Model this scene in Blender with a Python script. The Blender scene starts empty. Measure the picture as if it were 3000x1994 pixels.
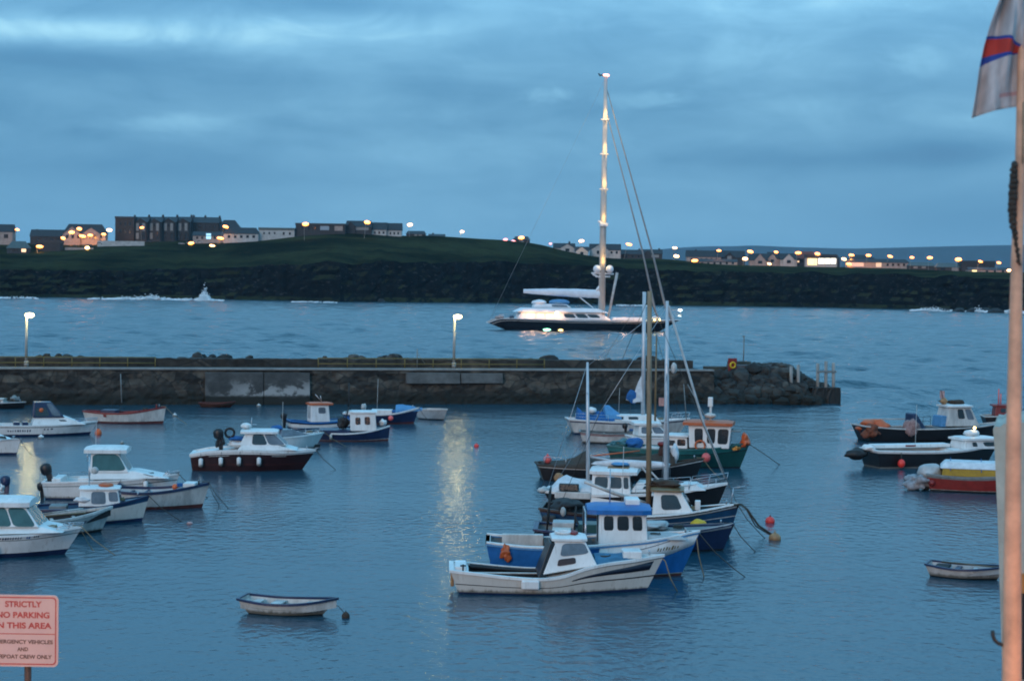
import bpy, bmesh, math, random
from mathutils import Vector, Matrix, noise
random.seed(7)
S = bpy.context.scene
C = S.collection
R = math.radians
# ------------------------------------------------------------------ camera
F, CX, CY, CH = 5000.0, 1500.0, 997.0, 10.3
PITCH, ROLL = math.atan(157 / 5000), R(0.85)
_r0, _u0 = Vector((1, 0, 0)), Vector((0, math.sin(PITCH), math.cos(PITCH)))
FWD = Vector((0, math.cos(PITCH), -math.sin(PITCH)))
RT = _r0 * math.cos(ROLL) + _u0 * math.sin(ROLL)
UP = -_r0 * math.sin(ROLL) + _u0 * math.cos(ROLL)
EYE = Vector((0, 0, CH))
def ray(px, py): return FWD + RT * ((px - CX) / F) - UP * ((py - CY) / F)
def P(px, py, z=0.0):
    d = ray(px, py); return EYE + d * ((z - CH) / d.z)
def PD(px, py, Y):
    d = ray(px, py); return EYE + d * (Y / d.y)
cd = bpy.data.cameras.new('camera'); cam = bpy.data.objects.new('camera', cd); C.objects.link(cam)
m = Matrix.Identity(4)
for i, v in enumerate((RT, UP, -FWD)):
    for j in range(3): m[j][i] = v[j]
m.translation = EYE
cam.matrix_world = m
cd.sensor_width = 36; cd.lens = 36 * F / 3000; cd.clip_start = 0.3; cd.clip_end = 40000
cd.dof.use_dof = True; cd.dof.focus_distance = 62; cd.dof.aperture_fstop = 2.8
S.camera = cam

# ------------------------------------------------------------------ tagging
def tag(o, label=None, cat=None, group=None, kind=None):
    if label: o['label'] = label
    if cat: o['category'] = cat
    if group: o['group'] = group
    if kind: o['kind'] = kind
    return o
def empty(name, loc, rz=0, label=None, cat=None, group=None):
    o = bpy.data.objects.new(name, None); C.objects.link(o)
    o.location = loc; o.rotation_euler = (0, 0, rz); o.empty_display_size = .3
    return tag(o, label, cat, group)
def copy_tree(o, parent=None):
    c = o.copy(); C.objects.link(c); c.parent = parent
    for ch in list(o.children): copy_tree(ch, c)
    return c

# ------------------------------------------------------------------ materials
MATS = {}
def M(name, col, rough=.55, var=.18, scale=2.5, metal=0.0, bump=0.0, spec=.5, streak=0.0):
    if name in MATS: return MATS[name]
    mt = bpy.data.materials.new(name); mt.use_nodes = True
    nt = mt.node_tree; b = nt.nodes['Principled BSDF']
    tc = nt.nodes.new('ShaderNodeTexCoord'); mp = nt.nodes.new('ShaderNodeMapping')
    mp.inputs['Scale'].default_value = (1, 1, .35 if streak else 1)
    nt.links.new(tc.outputs['Object'], mp.inputs['Vector'])
    n = nt.nodes.new('ShaderNodeTexNoise'); n.inputs['Scale'].default_value = scale; n.inputs['Detail'].default_value = 6; n.inputs['Roughness'].default_value = .65
    nt.links.new(mp.outputs['Vector'], n.inputs['Vector'])
    r = nt.nodes.new('ShaderNodeMapRange'); r.inputs['From Min'].default_value = .3; r.inputs['From Max'].default_value = .7
    r.inputs['To Min'].default_value = 1 - var * 1.4; r.inputs['To Max'].default_value = 1 + var * .5
    nt.links.new(n.outputs['Fac'], r.inputs['Value'])
    mx = nt.nodes.new('ShaderNodeMix'); mx.data_type = 'RGBA'; mx.blend_type = 'MULTIPLY'; mx.inputs['Factor'].default_value = 1
    mx.inputs['A'].default_value = (*col, 1)
    nt.links.new(r.outputs['Result'], mx.inputs['B'])
    res = mx.outputs['Result']
    if streak:       # rain streaks and rust runs, weed along the waterline
        def add(kind, **k):
            q = nt.nodes.new(kind)
            for a, v in k.items(): q.inputs[a.replace('_', ' ')].default_value = v
            return q
        m2 = add('ShaderNodeMapping'); m2.inputs['Scale'].default_value = (5, 5, .45); nt.links.new(tc.outputs['Object'], m2.inputs['Vector'])
        s2 = add('ShaderNodeTexNoise', Scale=1.4, Detail=5, Roughness=.7); nt.links.new(m2.outputs['Vector'], s2.inputs['Vector'])
        k2 = add('ShaderNodeMapRange', From_Min=.55, From_Max=.78, To_Min=0, To_Max=.55); nt.links.new(s2.outputs['Fac'], k2.inputs['Value'])
        x2 = nt.nodes.new('ShaderNodeMix'); x2.data_type = 'RGBA'; x2.inputs['B'].default_value = (.23, .17, .11, 1)
        nt.links.new(k2.outputs['Result'], x2.inputs['Factor']); nt.links.new(res, x2.inputs['A'])
        sz = nt.nodes.new('ShaderNodeSeparateXYZ'); nt.links.new(tc.outputs['Object'], sz.inputs[0])
        ad = nt.nodes.new('ShaderNodeMath'); ad.operation = 'MULTIPLY_ADD'; ad.inputs[1].default_value = -.22; nt.links.new(s2.outputs['Fac'], ad.inputs[0]); nt.links.new(sz.outputs['Z'], ad.inputs[2])
        k3 = add('ShaderNodeMapRange', From_Min=-.02, From_Max=.07, To_Min=.75, To_Max=0); nt.links.new(ad.outputs[0], k3.inputs['Value'])
        x3 = nt.nodes.new('ShaderNodeMix'); x3.data_type = 'RGBA'; x3.inputs['B'].default_value = (.035, .035, .02, 1)
        nt.links.new(k3.outputs['Result'], x3.inputs['Factor']); nt.links.new(x2.outputs['Result'], x3.inputs['A']); res = x3.outputs['Result']
    nt.links.new(res, b.inputs['Base Color'])
    r2 = nt.nodes.new('ShaderNodeMapRange'); r2.inputs['To Min'].default_value = max(0.03, rough - .12); r2.inputs['To Max'].default_value = min(1, rough + .12)
    nt.links.new(n.outputs['Fac'], r2.inputs['Value']); nt.links.new(r2.outputs['Result'], b.inputs['Roughness'])
    b.inputs['Metallic'].default_value = metal; b.inputs['Specular IOR Level'].default_value = spec
    if bump:
        bp = nt.nodes.new('ShaderNodeBump'); bp.inputs['Strength'].default_value = 1; bp.inputs['Distance'].default_value = bump
        nt.links.new(n.outputs['Fac'], bp.inputs['Height']); nt.links.new(bp.outputs['Normal'], b.inputs['Normal'])
    MATS[name] = mt; return mt
def EM(name, col, s):
    if name in MATS: return MATS[name]
    mt = bpy.data.materials.new(name); mt.use_nodes = True
    b = mt.node_tree.nodes['Principled BSDF']
    b.inputs['Base Color'].default_value = (.6, .6, .6, 1)
    b.inputs['Emission Color'].default_value = (*col, 1); b.inputs['Emission Strength'].default_value = s
    MATS[name] = mt; return mt
WHITE = M('white_gelcoat', (.74, .73, .71), .4, .14, 1.6, streak=1)
CREAM = M('cream_gelcoat', (.62, .585, .53), .4, .1, 1.6, streak=1)
OLDW = M('weathered_white', (.55, .53, .5), .55, .3, 2.2, streak=1)
GREYW = M('grey_white', (.42, .43, .43), .5, .25, 2)
NAVY = M('navy_paint', (.012, .025, .075), .38, .3, 2)
BLUE = M('blue_paint', (.010, .125, .37), .4, .25, 2)
BLUED = M('dark_blue_paint', (.010, .055, .125), .4, .3, 2)
BLUEC = M('blue_canvas', (.012, .115, .33), .8, .25, 4, bump=.01)
LBLUE = M('pale_blue_paint', (.08, .25, .46), .55, .2, 3)
TEAL = M('teal_paint', (.015, .13, .13), .4, .25, 2)
TEALD = M('dark_teal_paint', (.007, .065, .062), .4, .25, 2)
BLACK = M('black_paint', (.012, .011, .013), .4, .3, 3)
MAROON = M('maroon_paint', (.035, .011, .012), .35, .3, 2)
REDB = M('red_antifouling', (.10, .022, .018), .7, .35, 4)
RED = M('red_paint', (.22, .016, .013), .45, .25, 2)
ORANGE = M('orange_paint', (.52, .11, .03), .5, .2, 3)
ORNG2 = M('orange_plastic', (.7, .13, .035), .45, .2, 5)
PINK = M('pink_vinyl', (.8, .13, .12), .4, .15, 5)
REDV = M('red_vinyl', (.85, .05, .035), .4, .15, 5)
YELLOW = M('yellow_plastic', (.62, .40, .012), .5, .2, 5)
YELP = M('yellow_rail_paint', (.17, .125, .03), .6, .3, 5)
TAN = M('tan_vinyl', (.36, .20, .09), .6, .3, 6)
WOOD = M('varnished_wood', (.20, .125, .055), .45, .3, 3, streak=1)
BROWN = M('brown_canvas', (.055, .034, .022), .85, .35, 3, bump=.02)
RUBBER = M('black_rubber', (.014, .014, .015), .6, .3, 5)
ALU = M('aluminium', (.55, .56, .58), .4, .12, 3, metal=.35)
STEEL = M('stainless_steel', (.5, .5, .52), .3, .1, 3, metal=.8)
ROPE = M('rope', (.05, .055, .05), .9, .3, 20)
ROPET = M('tan_rope', (.25, .2, .12), .9, .3, 20)
CANVAS = M('white_canvas', (.62, .64, .66), .8, .2, 3, bump=.03)
GREYD = M('grey_deck', (.20, .22, .22), .75, .3, 4)
BLUDK = M('blue_deck', (.035, .16, .28), .7, .25, 4)
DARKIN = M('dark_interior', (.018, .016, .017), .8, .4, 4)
GLASS = M('dark_glass', (.016, .02, .024), .1, .3, 2, spec=.7)
GLASSG = M('green_glass', (.03, .10, .095), .12, .3, 2, spec=.7)
GLASSL = M('pale_glass', (.13, .15, .18), .15, .3, 2, spec=.7)

# ------------------------------------------------------------------ mesh builder
class MB:
    def __init__(s): s.v = []; s.f = []; s.mi = []; s.sm = []
    def add(s, vs, fs, mi=0, sm=False):
        o = len(s.v); s.v += [tuple(v) for v in vs]
        for f in fs: s.f.append(tuple(i + o for i in f)); s.mi.append(mi); s.sm.append(sm)
    def hexa(s, p, mi=0):     # p: 4 bottom ccw, 4 top ccw
        s.add(p, [(3, 2, 1, 0), (4, 5, 6, 7), (0, 1, 5, 4), (1, 2, 6, 5), (2, 3, 7, 6), (3, 0, 4, 7)], mi)
    def box(s, x0, x1, y0, y1, z0, z1, mi=0):
        s.hexa([(x0, y0, z0), (x1, y0, z0), (x1, y1, z0), (x0, y1, z0), (x0, y0, z1), (x1, y0, z1), (x1, y1, z1), (x0, y1, z1)], mi)
    def tube(s, pts, r, n=8, mi=0, cap=True):
        pts = [Vector(p) for p in pts]
        rs = r if isinstance(r, (list, tuple)) else [r] * len(pts)
        vs = []; t0 = None
        for i, p in enumerate(pts):
            d = (pts[min(i + 1, len(pts) - 1)] - pts[max(i - 1, 0)]).normalized()
            a = Vector((0, 0, 1)) if abs(d.z) < .9 else Vector((1, 0, 0))
            u = d.cross(a).normalized()
            if t0 is not None:
                u2 = (t0 - d * t0.dot(d))
                if u2.length > 1e-5: u = u2.normalized()
            t0 = u; w = d.cross(u)
            for k in range(n):
                q = 2 * math.pi * k / n
                vs.append(p + (u * math.cos(q) + w * math.sin(q)) * rs[i])
        fs = []
        for i in range(len(pts) - 1):
            for k in range(n):
                fs.append((i * n + k, i * n + (k + 1) % n, (i + 1) * n + (k + 1) % n, (i + 1) * n + k))
        if cap: fs.append(tuple(range(n - 1, -1, -1))); fs.append(tuple((len(pts) - 1) * n + k for k in range(n)))
        s.add(vs, fs, mi, True)
    def ball(s, c, r, nu=14, nv=9, mi=0, jit=0.0, seed=0):
        rx, ry, rz = r if isinstance(r, (list, tuple)) else (r, r, r)
        vs = [(c[0], c[1], c[2] - rz)]
        for j in range(1, nv):
            t = math.pi * j / nv - math.pi / 2
            for i in range(nu):
                q = 2 * math.pi * i / nu
                d = Vector((math.cos(t) * math.cos(q), math.cos(t) * math.sin(q), math.sin(t)))
                k = 1 + (jit * noise.noise(d * 1.7 + Vector((seed * 3.1, seed * 1.7, seed))) if jit else 0)
                vs.append((c[0] + rx * d.x * k, c[1] + ry * d.y * k, c[2] + rz * d.z * k))
        vs.append((c[0], c[1], c[2] + rz))
        fs = [(0, 1 + (i + 1) % nu, 1 + i) for i in range(nu)]
        for j in range(nv - 2):
            for i in range(nu):
                a = 1 + j * nu; fs.append((a + i, a + (i + 1) % nu, a + nu + (i + 1) % nu, a + nu + i))
        a = 1 + (nv - 2) * nu
        fs += [(a + i, a + (i + 1) % nu, len(vs) - 1) for i in range(nu)]
        s.add(vs, fs, mi, True)
    def rock(s, c, r, seed, mi=0, flat=.75):
        rn = random.Random(seed); rot = Matrix.Rotation(rn.uniform(0, 6.3), 3, 'Z') @ Matrix.Rotation(rn.uniform(-.5, .5), 3, 'X')
        sx, sy, sz = rn.uniform(.8, 1.35), rn.uniform(.75, 1.1), flat * rn.uniform(.8, 1.2)
        bmm = bmesh.new(); bmesh.ops.create_icosphere(bmm, subdivisions=2, radius=1)
        vs = []
        for v in bmm.verts:
            d = v.co.normalized(); k = 1 + .45 * noise.noise(d * 1.3 + Vector((seed, seed * .7, 0)))
            k = min(k, 1.06 + .1 * noise.noise(d * 3 + Vector((seed, 0, 0))))
            q = rot @ Vector((d.x * sx * k * r, d.y * sy * k * r, d.z * sz * k * r)); vs.append(q + Vector(c))
        bmm.verts.index_update()
        fs = [tuple(v.index for v in f.verts) for f in bmm.faces]; bmm.free()
        s.add(vs, fs, mi, False)
    def grid(s, rows, mi=0, sm=True):
        n = len(rows[0]); vs = [p for r in rows for p in r]; fs = []
        for j in range(len(rows) - 1):
            for i in range(n - 1): fs.append((j * n + i, j * n + i + 1, (j + 1) * n + i + 1, (j + 1) * n + i))
        s.add(vs, fs, mi, sm)
    def build(s, name, mats, parent=None, bevel=0, loc=None):
        me = bpy.data.meshes.new(name); me.from_pydata(s.v, [], s.f); me.update()
        for mt in (mats if isinstance(mats, (list, tuple)) else [mats]): me.materials.append(mt)
        me.polygons.foreach_set('material_index', s.mi); me.polygons.foreach_set('use_smooth', s.sm)
        o = bpy.data.objects.new(name, me); C.objects.link(o)
        if parent: o.parent = parent
        if loc is not None: o.location = loc
        if bevel:
            bv = o.modifiers.new('bevel', 'BEVEL'); bv.width = bevel; bv.segments = 2; bv.limit_method = 'ANGLE'
        return o
def interp(pts, x):
    if x <= pts[0][0]: return pts[0][1]
    for (a, ya), (b, yb) in zip(pts, pts[1:]):
        if x <= b:
            t = (x - a) / (b - a); return ya + (yb - ya) * t
    return pts[-1][1]
def smooth(pts, x):     # monotone-ish cubic through the points
    if x <= pts[0][0]: return pts[0][1]
    if x >= pts[-1][0]: return pts[-1][1]
    for i in range(len(pts) - 1):
        if x <= pts[i + 1][0]:
            (x1, y1), (x2, y2) = pts[i], pts[i + 1]
            x0, y0 = pts[i - 1] if i else (x1 - (x2 - x1), y1 - (y2 - y1))
            x3, y3 = pts[i + 2] if i + 2 < len(pts) else (x2 + (x2 - x1), y2 + (y2 - y1))
            m1 = (y2 - y0) / (x2 - x0); m2 = (y3 - y1) / (x3 - x1); h = x2 - x1; t = (x - x1) / h
            return (2*t**3 - 3*t*t + 1)*y1 + (t**3 - 2*t*t + t)*h*m1 + (-2*t**3 + 3*t*t)*y2 + (t**3 - t*t)*h*m2

# ------------------------------------------------------------------ boats
BOATS = []
class Boat:
    """x arguments: photo columns along the boat; z: photo pixels above the waterline; y: -1 near .. 1 far side (fractions of the half beam)"""
    def __init__(s, name, label, cat, st, bw, beam, group=None, shift=.38):
        a, b = P(*st), P(*bw); d = (b - a).normalized()
        a = a + Vector((-d.y, d.x, 0)) * beam * shift; d = b - a
        s.L = d.length; s.rz = math.atan2(d.y, d.x); s.xs, s.xb = st[0], bw[0]
        s.k = F / ((a.y + b.y) / 2); s.hb = beam / 2
        s.o = empty(name, a, s.rz, label, cat, group); BOATS.append(s)
    def X(s, px): return (px - s.xs) / (s.xb - s.xs) * s.L
    def Z(s, z): return z / s.k
    def pt(s, x, y, z): return Vector((s.X(x), y * s.hb, s.Z(z)))
    def g(s, xl): return smooth(s.sh, xl)
    def plan(s, u):
        if u < s.um:
            t = u / s.um; return s.tr + (1 - s.tr) * (1 - (1 - t) ** 2)
        return max(.012, 1 - ((u - s.um) / (1 - s.um)) ** s.fine)
    def hp(s, u, f, side, off=0.0):
        xg = s.x0 + u * (s.x1 - s.x0); xw = u * s.L; g = s.g(xg)
        p = s.plan(u); wg = p * s.hb; ww = wg * s.fl * (1 - .35 * max(0, (u - .45) / .55) ** 1.4)
        ff = max(f, 0)
        return Vector((xw + (xg - xw) * ff, side * (ww + (wg - ww) * ff ** .85 + off), f * g))
    def U(s, px): return (s.X(px) - s.x0) / (s.x1 - s.x0)
    def hull(s, sheer, bands, ov=None, os=0, tr=.82, draft=.3, fl=.84, fine=2.1, um=.42, n=30):
        s.sh = [(s.X(a), s.Z(z)) for a, z in sheer]
        s.x0, s.x1 = s.X(sheer[0][0]), s.X(sheer[-1][0]); s.tr, s.fl, s.fine, s.um = tr, fl, fine, um
        mats = []; fr = []
        for a, b_, mt in bands:
            if mt not in mats: mats.append(mt)
            st = max(1, int((b_ - a) / .22)); 
            for i in range(st): fr.append((a + (b_ - a) * i / st, mats.index(mt)))
        lev = [f for f, _ in fr] + [1.0]; mb = MB()
        for side in (-1, 1):
            rows = []
            for kz, kw in ((1, 0.0), (.7, .62)):
                rows.append([Vector((u * s.L * (1 - .02 * kz), side * s.hp(u, 0, 1).y * kw, -draft * kz * (1 - .75 * max(0, u - .7) / .3))) for u in [i / n for i in range(n + 1)]])
            for f in lev: rows.append([s.hp(i / n, f, side) for i in range(n + 1)])
            for j in range(len(rows) - 1):
                mi = fr[max(0, j - 2)][1]
                mb.grid([rows[j], rows[j + 1]] if side < 0 else [rows[j + 1], rows[j]], mi)
        for j in range(len(lev) - 1):   # transom
            a, b_ = s.hp(0, lev[j], -1), s.hp(0, lev[j + 1], -1); c, d = s.hp(0, lev[j + 1], 1), s.hp(0, lev[j], 1)
            mb.add([a, b_, c, d], [(0, 1, 2, 3)], fr[j][1])
        return mb.build('hull', mats, s.o)
    def deck(s, pieces, mt, name='deck', inset=.05):
        """pieces: (x from, x to, depth px below the gunwale)"""
        mb = MB()
        for a, b_, dep in pieces:
            ua, ub = max(0.004, s.U(a)), min(.992, s.U(b_)); N = max(3, int(26 * (ub - ua)) + 1); rows = []
            for i in range(N + 1):
                u = ua + (ub - ua) * i / N; q = s.hp(u, 1, 1); w = max(.006, q.y - inset); z = q.z - s.Z(dep)
                cam_ = .06 * w if dep <= 6 else 0
                wf = w * (.97 if dep <= 6 else .86)
                rows.append([(q.x, -w, q.z + .004), (q.x, -wf, z), (q.x, 0, z + cam_), (q.x, wf, z), (q.x, w, q.z + .004)])
            mb.grid(rows, 0, False)
            for r in (rows[0], rows[-1]): mb.add(r, [(0, 1, 2, 3, 4)])
        return mb.build(name, mt, s.o)
    def gunwale(s, mt, w=.09, h=.06, drop=.0, name='gunwale', N=34, u1=1.0):
        mb = MB()
        for side in (-1, 1):
            rows = []
            for i in range(N + 1):
                u = i / N * u1; q = s.hp(u, 1, 1); wo = q.y + .025; wi = max(q.y - w, .0); z = q.z - drop
                pts = [(wo, z - h), (wo, z + .018), (wi, z + .022), (wi, z - h)]
                rows.append([Vector((q.x, side * a, b_)) for a, b_ in pts + [pts[0]]])
            mb.grid(rows if side > 0 else [r[::-1] for r in rows], 0, False)
            mb.add(rows[0][:4], [(0, 1, 2, 3)]); mb.add(rows[-1][:4], [(0, 1, 2, 3)])
        q = s.hp(0, 1, 1); mb.box(q.x - .03, q.x + w, -q.y + .001, q.y - .001, q.z - h + .002, q.z + .016)
        return mb.build(name, mt, s.o)
    def patch(s, name, xa, xb, va, vb, mt, off=.012, sides=(-1, 1), N=12):
        """strip lying on the hull; va, vb: (low, high) height fractions at its two ends"""
        mb = MB()
        for sd in sides:
            lo, hi = [], []
            for i in range(N + 1):
                t = i / N; u = min(.995, s.U(xa + (xb - xa) * t))
                lo.append(s.hp(u, va[0] + (vb[0] - va[0]) * t, sd, off)); hi.append(s.hp(u, va[1] + (vb[1] - va[1]) * t, sd, off))
            back = [[p + Vector((0, -sd * off, 0)) for p in r] for r in (lo, hi)]
            mb.grid([back[0], lo, hi, back[1]])
        return mb.build(name, mt, s.o)
    def script(s, name, xa, xb, v, hgt, mt, n=9, seed=1, sides=(-1,)):
        """unreadable blurred lettering: short upright strokes of uneven height"""
        rn = random.Random(seed); mb = MB()
        for sd in sides:
            for i in range(n):
                t0 = (i + .12) / n; t1 = (i + rn.uniform(.45, .8)) / n; h0 = rn.uniform(-.15, .05) * hgt; h1 = hgt * rn.uniform(.55, 1)
                ps = []
                for t, f in ((t0, v + h0), (t1, v + h0), (t1, v + h1), (t0, v + h1)): ps.append(s.hp(s.U(xa + (xb - xa) * t), f, sd, .014))
                mb.add(ps, [(0, 1, 2, 3)])
        return mb.build(name, mt, s.o)
    def house(s, x0, x1, x0t, x1t, zb, zt, wb, wt, mt, side=(), front=(), back=(), roof=None, glass=None, bevel=.04, name='wheelhouse', zb1=None, yc=0):
        """side windows (s0,s1,t0,t1) as fractions along and up the wall; roof (material, overhang aft, fwd, side, thickness, camber)"""
        zb1 = zb if zb1 is None else zb1
        def q(x, y, z): return s.pt(x, y + yc, z)
        bot = [q(x0, -wb, zb), q(x1, -wb * .94, zb1), q(x1, wb * .94, zb1), q(x0, wb, zb)]
        top = [q(x0t, -wt, zt), q(x1t, -wt * .94, zt), q(x1t, wt * .94, zt), q(x0t, wt, zt)]
        mb = MB(); mb.hexa(bot + top); h = mb.build(name, mt, s.o, bevel)
        gl = glass or GLASS
        def win(quad, w, nm='window'):
            a, b_, c, d = quad     # bl, br, tr, tl
            s0, s1, t0, t1 = w[:4]; nrm = (b_ - a).cross(d - a).normalized(); rr = .2
            ps = []
            for cs, ct, st in ((s1, t1, 0), (s0, t1, 1), (s0, t0, 2), (s1, t0, 3)):
                rs, rt = rr * (s1 - s0), rr * (t1 - t0)
                ox = cs - rs if cs == s1 else cs + rs; oy = ct - rt if ct == t1 else ct + rt
                for i in range(4):
                    an = math.pi / 2 * (st + i / 3); ps.append((ox + rs * math.cos(an), oy + rt * math.sin(an)))
            v3 = [a.lerp(b_, u).lerp(d.lerp(c, u), v) for u, v in ps]; n = len(v3)
            m2 = MB(); m2.add([p - nrm * .01 for p in v3] + [p + nrm * .012 for p in v3], [tuple(range(n, 2 * n))] + [(i, (i + 1) % n, n + (i + 1) % n, n + i) for i in range(n)])
            m2.build(nm, w[4] if len(w) > 4 else gl, h)
        for w in side:
            win((bot[0], bot[1], top[1], top[0]), w); win((bot[2], bot[3], top[3], top[2]), (1 - w[1], 1 - w[0], *w[2:]))
        for w in front: win((bot[1], bot[2], top[2], top[1]), w, 'windscreen')
        for w in back: win((bot[3], bot[0], top[0], top[3]), w, 'doorway')
        if roof:
            rm, oa, of, osd, th = roof[:5]; cmb = roof[5] if len(roof) > 5 else .03
            m3 = MB(); n = 7; lo, hi = [], []
            xa, xb_ = s.X(x0t - oa), s.X(x1t + of); w = (wt + osd) * s.hb; z = s.Z(zt); t = s.Z(th)
            rows = []
            for i in range(n + 1):
                x = xa + (xb_ - xa) * i / n; e = min(i, n - i) / n; kx = 1 if 0 < i < n else .9
                row = []
                for j in range(n + 1):
                    v = -1 + 2 * j / n; row.append((x, v * w * kx + yc * s.hb, z + t * (.72 if (i in (0, n) or j in (0, n)) else 1) + cmb * (1 - v * v)))
                rows.append(row)
            m3.grid(rows)
            m3.add([rows[0][0], rows[0][n], rows[n][n], rows[n][0]], []); 
            b0 = [(p[0], p[1], z - .003) for p in ([rows[0][j] for j in range(n + 1)] + [rows[i][n] for i in range(1, n + 1)] + [rows[n][j] for j in range(n - 1, -1, -1)] + [rows[i][0] for i in range(n - 1, 0, -1)])]
            tp = [rows[0][j] for j in range(n + 1)] + [rows[i][n] for i in range(1, n + 1)] + [rows[n][j] for j in range(n - 1, -1, -1)] + [rows[i][0] for i in range(n - 1, 0, -1)]
            nn = len(tp); m3.add(b0 + tp, [(i, (i + 1) % nn, nn + (i + 1) % nn, nn + i) for i in range(nn)] + [tuple(range(nn - 1, -1, -1))])
            m3.build('roof', rm, h)
        return h
    def box(s, name, x0, x1, y0, y1, z0, z1, mt, bevel=.03, parent=None):
        a, b_ = s.pt(x0, y0, z0), s.pt(x1, y1, z1); mb = MB(); mb.box(a.x, b_.x, a.y, b_.y, a.z, b_.z); return mb.build(name, mt, parent or s.o, bevel)
    def tube(s, name, pts, r, mt, n=7, parent=None):
        mb = MB(); mb.tube([s.pt(*p) for p in pts], r, n); return mb.build(name, mt, parent or s.o)
    def tubes(s, name, lines, r, mt, n=5, parent=None):
        mb = MB()
        for pts in lines: mb.tube([s.pt(*p) for p in pts], r, n)
        return mb.build(name, mt, parent or s.o)
    def ball(s, name, x, y, z, r, mt, parent=None, jit=0):
        mb = MB(); mb.ball(s.pt(x, y, z), r, jit=jit); return mb.build(name, mt, parent or s.o)
    def lump(s, name, x0, x1, y0, y1, z0, z1, mt, seed=1, jit=.5, parent=None):
        a, b_ = s.pt(x0, y0, z0), s.pt(x1, y1, z1); mb = MB()
        mb.ball((a + b_) / 2, [abs(q) / 2 for q in (b_ - a)], 22, 14, jit=jit, seed=seed); return mb.build(name, mt, parent or s.o)
    def tarp(s, name, pts, mt, w=.9, seed=1, nz=.06):
        """canvas cover: (x, ridge height, edge height) along the boat"""
        rows = []
        for i in range(len(pts) * 4 - 3):
            t = i / 4; j = min(int(t), len(pts) - 2); f = t - j
            x, zr, ze = [pts[j][q] + (pts[j + 1][q] - pts[j][q]) * f for q in range(3)]
            row = []
            u = min(.98, max(.01, s.U(x))); ww = s.plan(u) * w
            for v in (-1, -.95, -.7, -.45, -.2, 0, .2, .45, .7, .95, 1):
                z = ze + (zr - ze) * (1 - abs(v)) ** .8; p = s.pt(x, v * ww, z)
                p.z += nz * noise.noise(Vector((p.x * 2.2, p.y * 2.2 + seed, p.z))); row.append(p)
            row[0].z -= .12; row[-1].z -= .12; rows.append(row)
        mb = MB(); mb.grid(rows); mb.add(rows[0], [tuple(range(11))]); mb.add(rows[-1], [tuple(range(11))]); return mb.build(name, mt, s.o)
    def outboard(s, x, y, z, sc=1.0, mt=None, tilt=0.0):
        """outboard motor: cowling, leg and propeller"""
        o = s.pt(x, y, z); mt = mt or RUBBER
        rot = Matrix.Rotation(-tilt, 3, 'Y')
        def q(a, b_, c): return o + rot @ (Vector((a, b_, c)) * sc)
        mb = MB(); ring = []
        for zz, lx, ly in ((0, .16, .13), (.08, .24, .17), (.3, .27, .18), (.42, .22, .16), (.48, .1, .09)):
            ring.append([q(-.12 + lx * math.cos(t) * (1 if math.cos(t) < 0 else .8), ly * math.sin(t), zz) for t in [2 * math.pi * i / 14 for i in range(15)]])
        mb.grid(ring); mb.add(ring[-1][:-1], [tuple(range(14))]); mb.add(ring[0][:-1], [tuple(range(13, -1, -1))])
        e = mb.build('outboard_motor', mt, s.o)
        mb = MB(); mb.hexa([q(-.16, -.05, -.75), q(-.02, -.05, -.75), q(-.02, .05, -.75), q(-.16, .05, -.75), q(-.2, -.07, .02), q(.04, -.07, .02), q(.04, .07, .02), q(-.2, .07, .02)])
        mb.hexa([q(-.3, -.05, -.78), q(.06, -.05, -.78), q(.06, .05, -.78), q(-.3, .05, -.78), q(-.3, -.05, -.7), q(.06, -.05, -.7), q(.06, .05, -.7), q(-.3, .05, -.7)])
        for k in range(3):
            an = 2.1 * k; a = q(-.32, 0, -.74); b_ = q(-.34, .16 * math.sin(an - .35), -.74 + .16 * math.cos(an - .35)); c = q(-.30, .16 * math.sin(an + .35), -.74 + .16 * math.cos(an + .35))
            mb.add([a, b_, c], [(0, 1, 2)])
        mb.build('leg', mt, e); return e
    def loose(s, o, label, cat, group=None):
        """a thing lying on or hanging from the boat: its own top-level object"""
        kids = [o] + list(o.children); me = o.data
        lo = Vector((min(v.co.x for v in me.vertices) / 2 + max(v.co.x for v in me.vertices) / 2, min(v.co.y for v in me.vertices) / 2 + max(v.co.y for v in me.vertices) / 2, min(v.co.z for v in me.vertices)))
        for q in kids: q.data.transform(Matrix.Translation(-lo))
        o.parent = None; o.location = s.o.matrix_basis @ lo; o.rotation_euler = (0, 0, s.rz)
        return tag(o, label, cat, group)
    def fender(s, x, v=.75, mt=None, ln=.55, r=.11, sd=-1, label=None):
        p = s.hp(s.U(x), v, sd, r + .02); mb = MB(); n = 12
        prof = [(.03, .5), (.06, .47), (r, .38), (r, -.38), (.06, -.47), (.03, -.5)]
        mb.tube([p + Vector((0, 0, h * ln - ln * .35)) for _, h in prof], [q for q, _ in prof], n)
        f = mb.build('fender', mt or WHITE, s.o)
        top = s.hp(s.U(x), 1, sd, 0); mb = MB(); mb.tube([p + Vector((0, 0, ln * .14)), top + Vector((0, 0, .03))], .012, 5); mb.build('lanyard', ROPE, f)
        if label: s.loose(f, label, 'fender', 'fenders hanging on the boats')
        return f
    def rail(s, xs, h, sd=-1, mt=None, r=.016, mid=True, y=.93, name='guard_rail'):
        mb = MB(); tp, md = [], []
        for x in xs:
            q = s.hp(min(.985, s.U(x)), 1, sd); b_ = Vector((q.x, q.y * y, q.z)); t = b_ + Vector((0, 0, s.Z(h))); mb.tube([b_, t], r, 5); tp.append(t); md.append(b_.lerp(t, .5))
        mb.tube(tp, r, 5)
        if mid: mb.tube(md, r * .7, 5)
        return mb.build(name, mt or STEEL, s.o)
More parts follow.
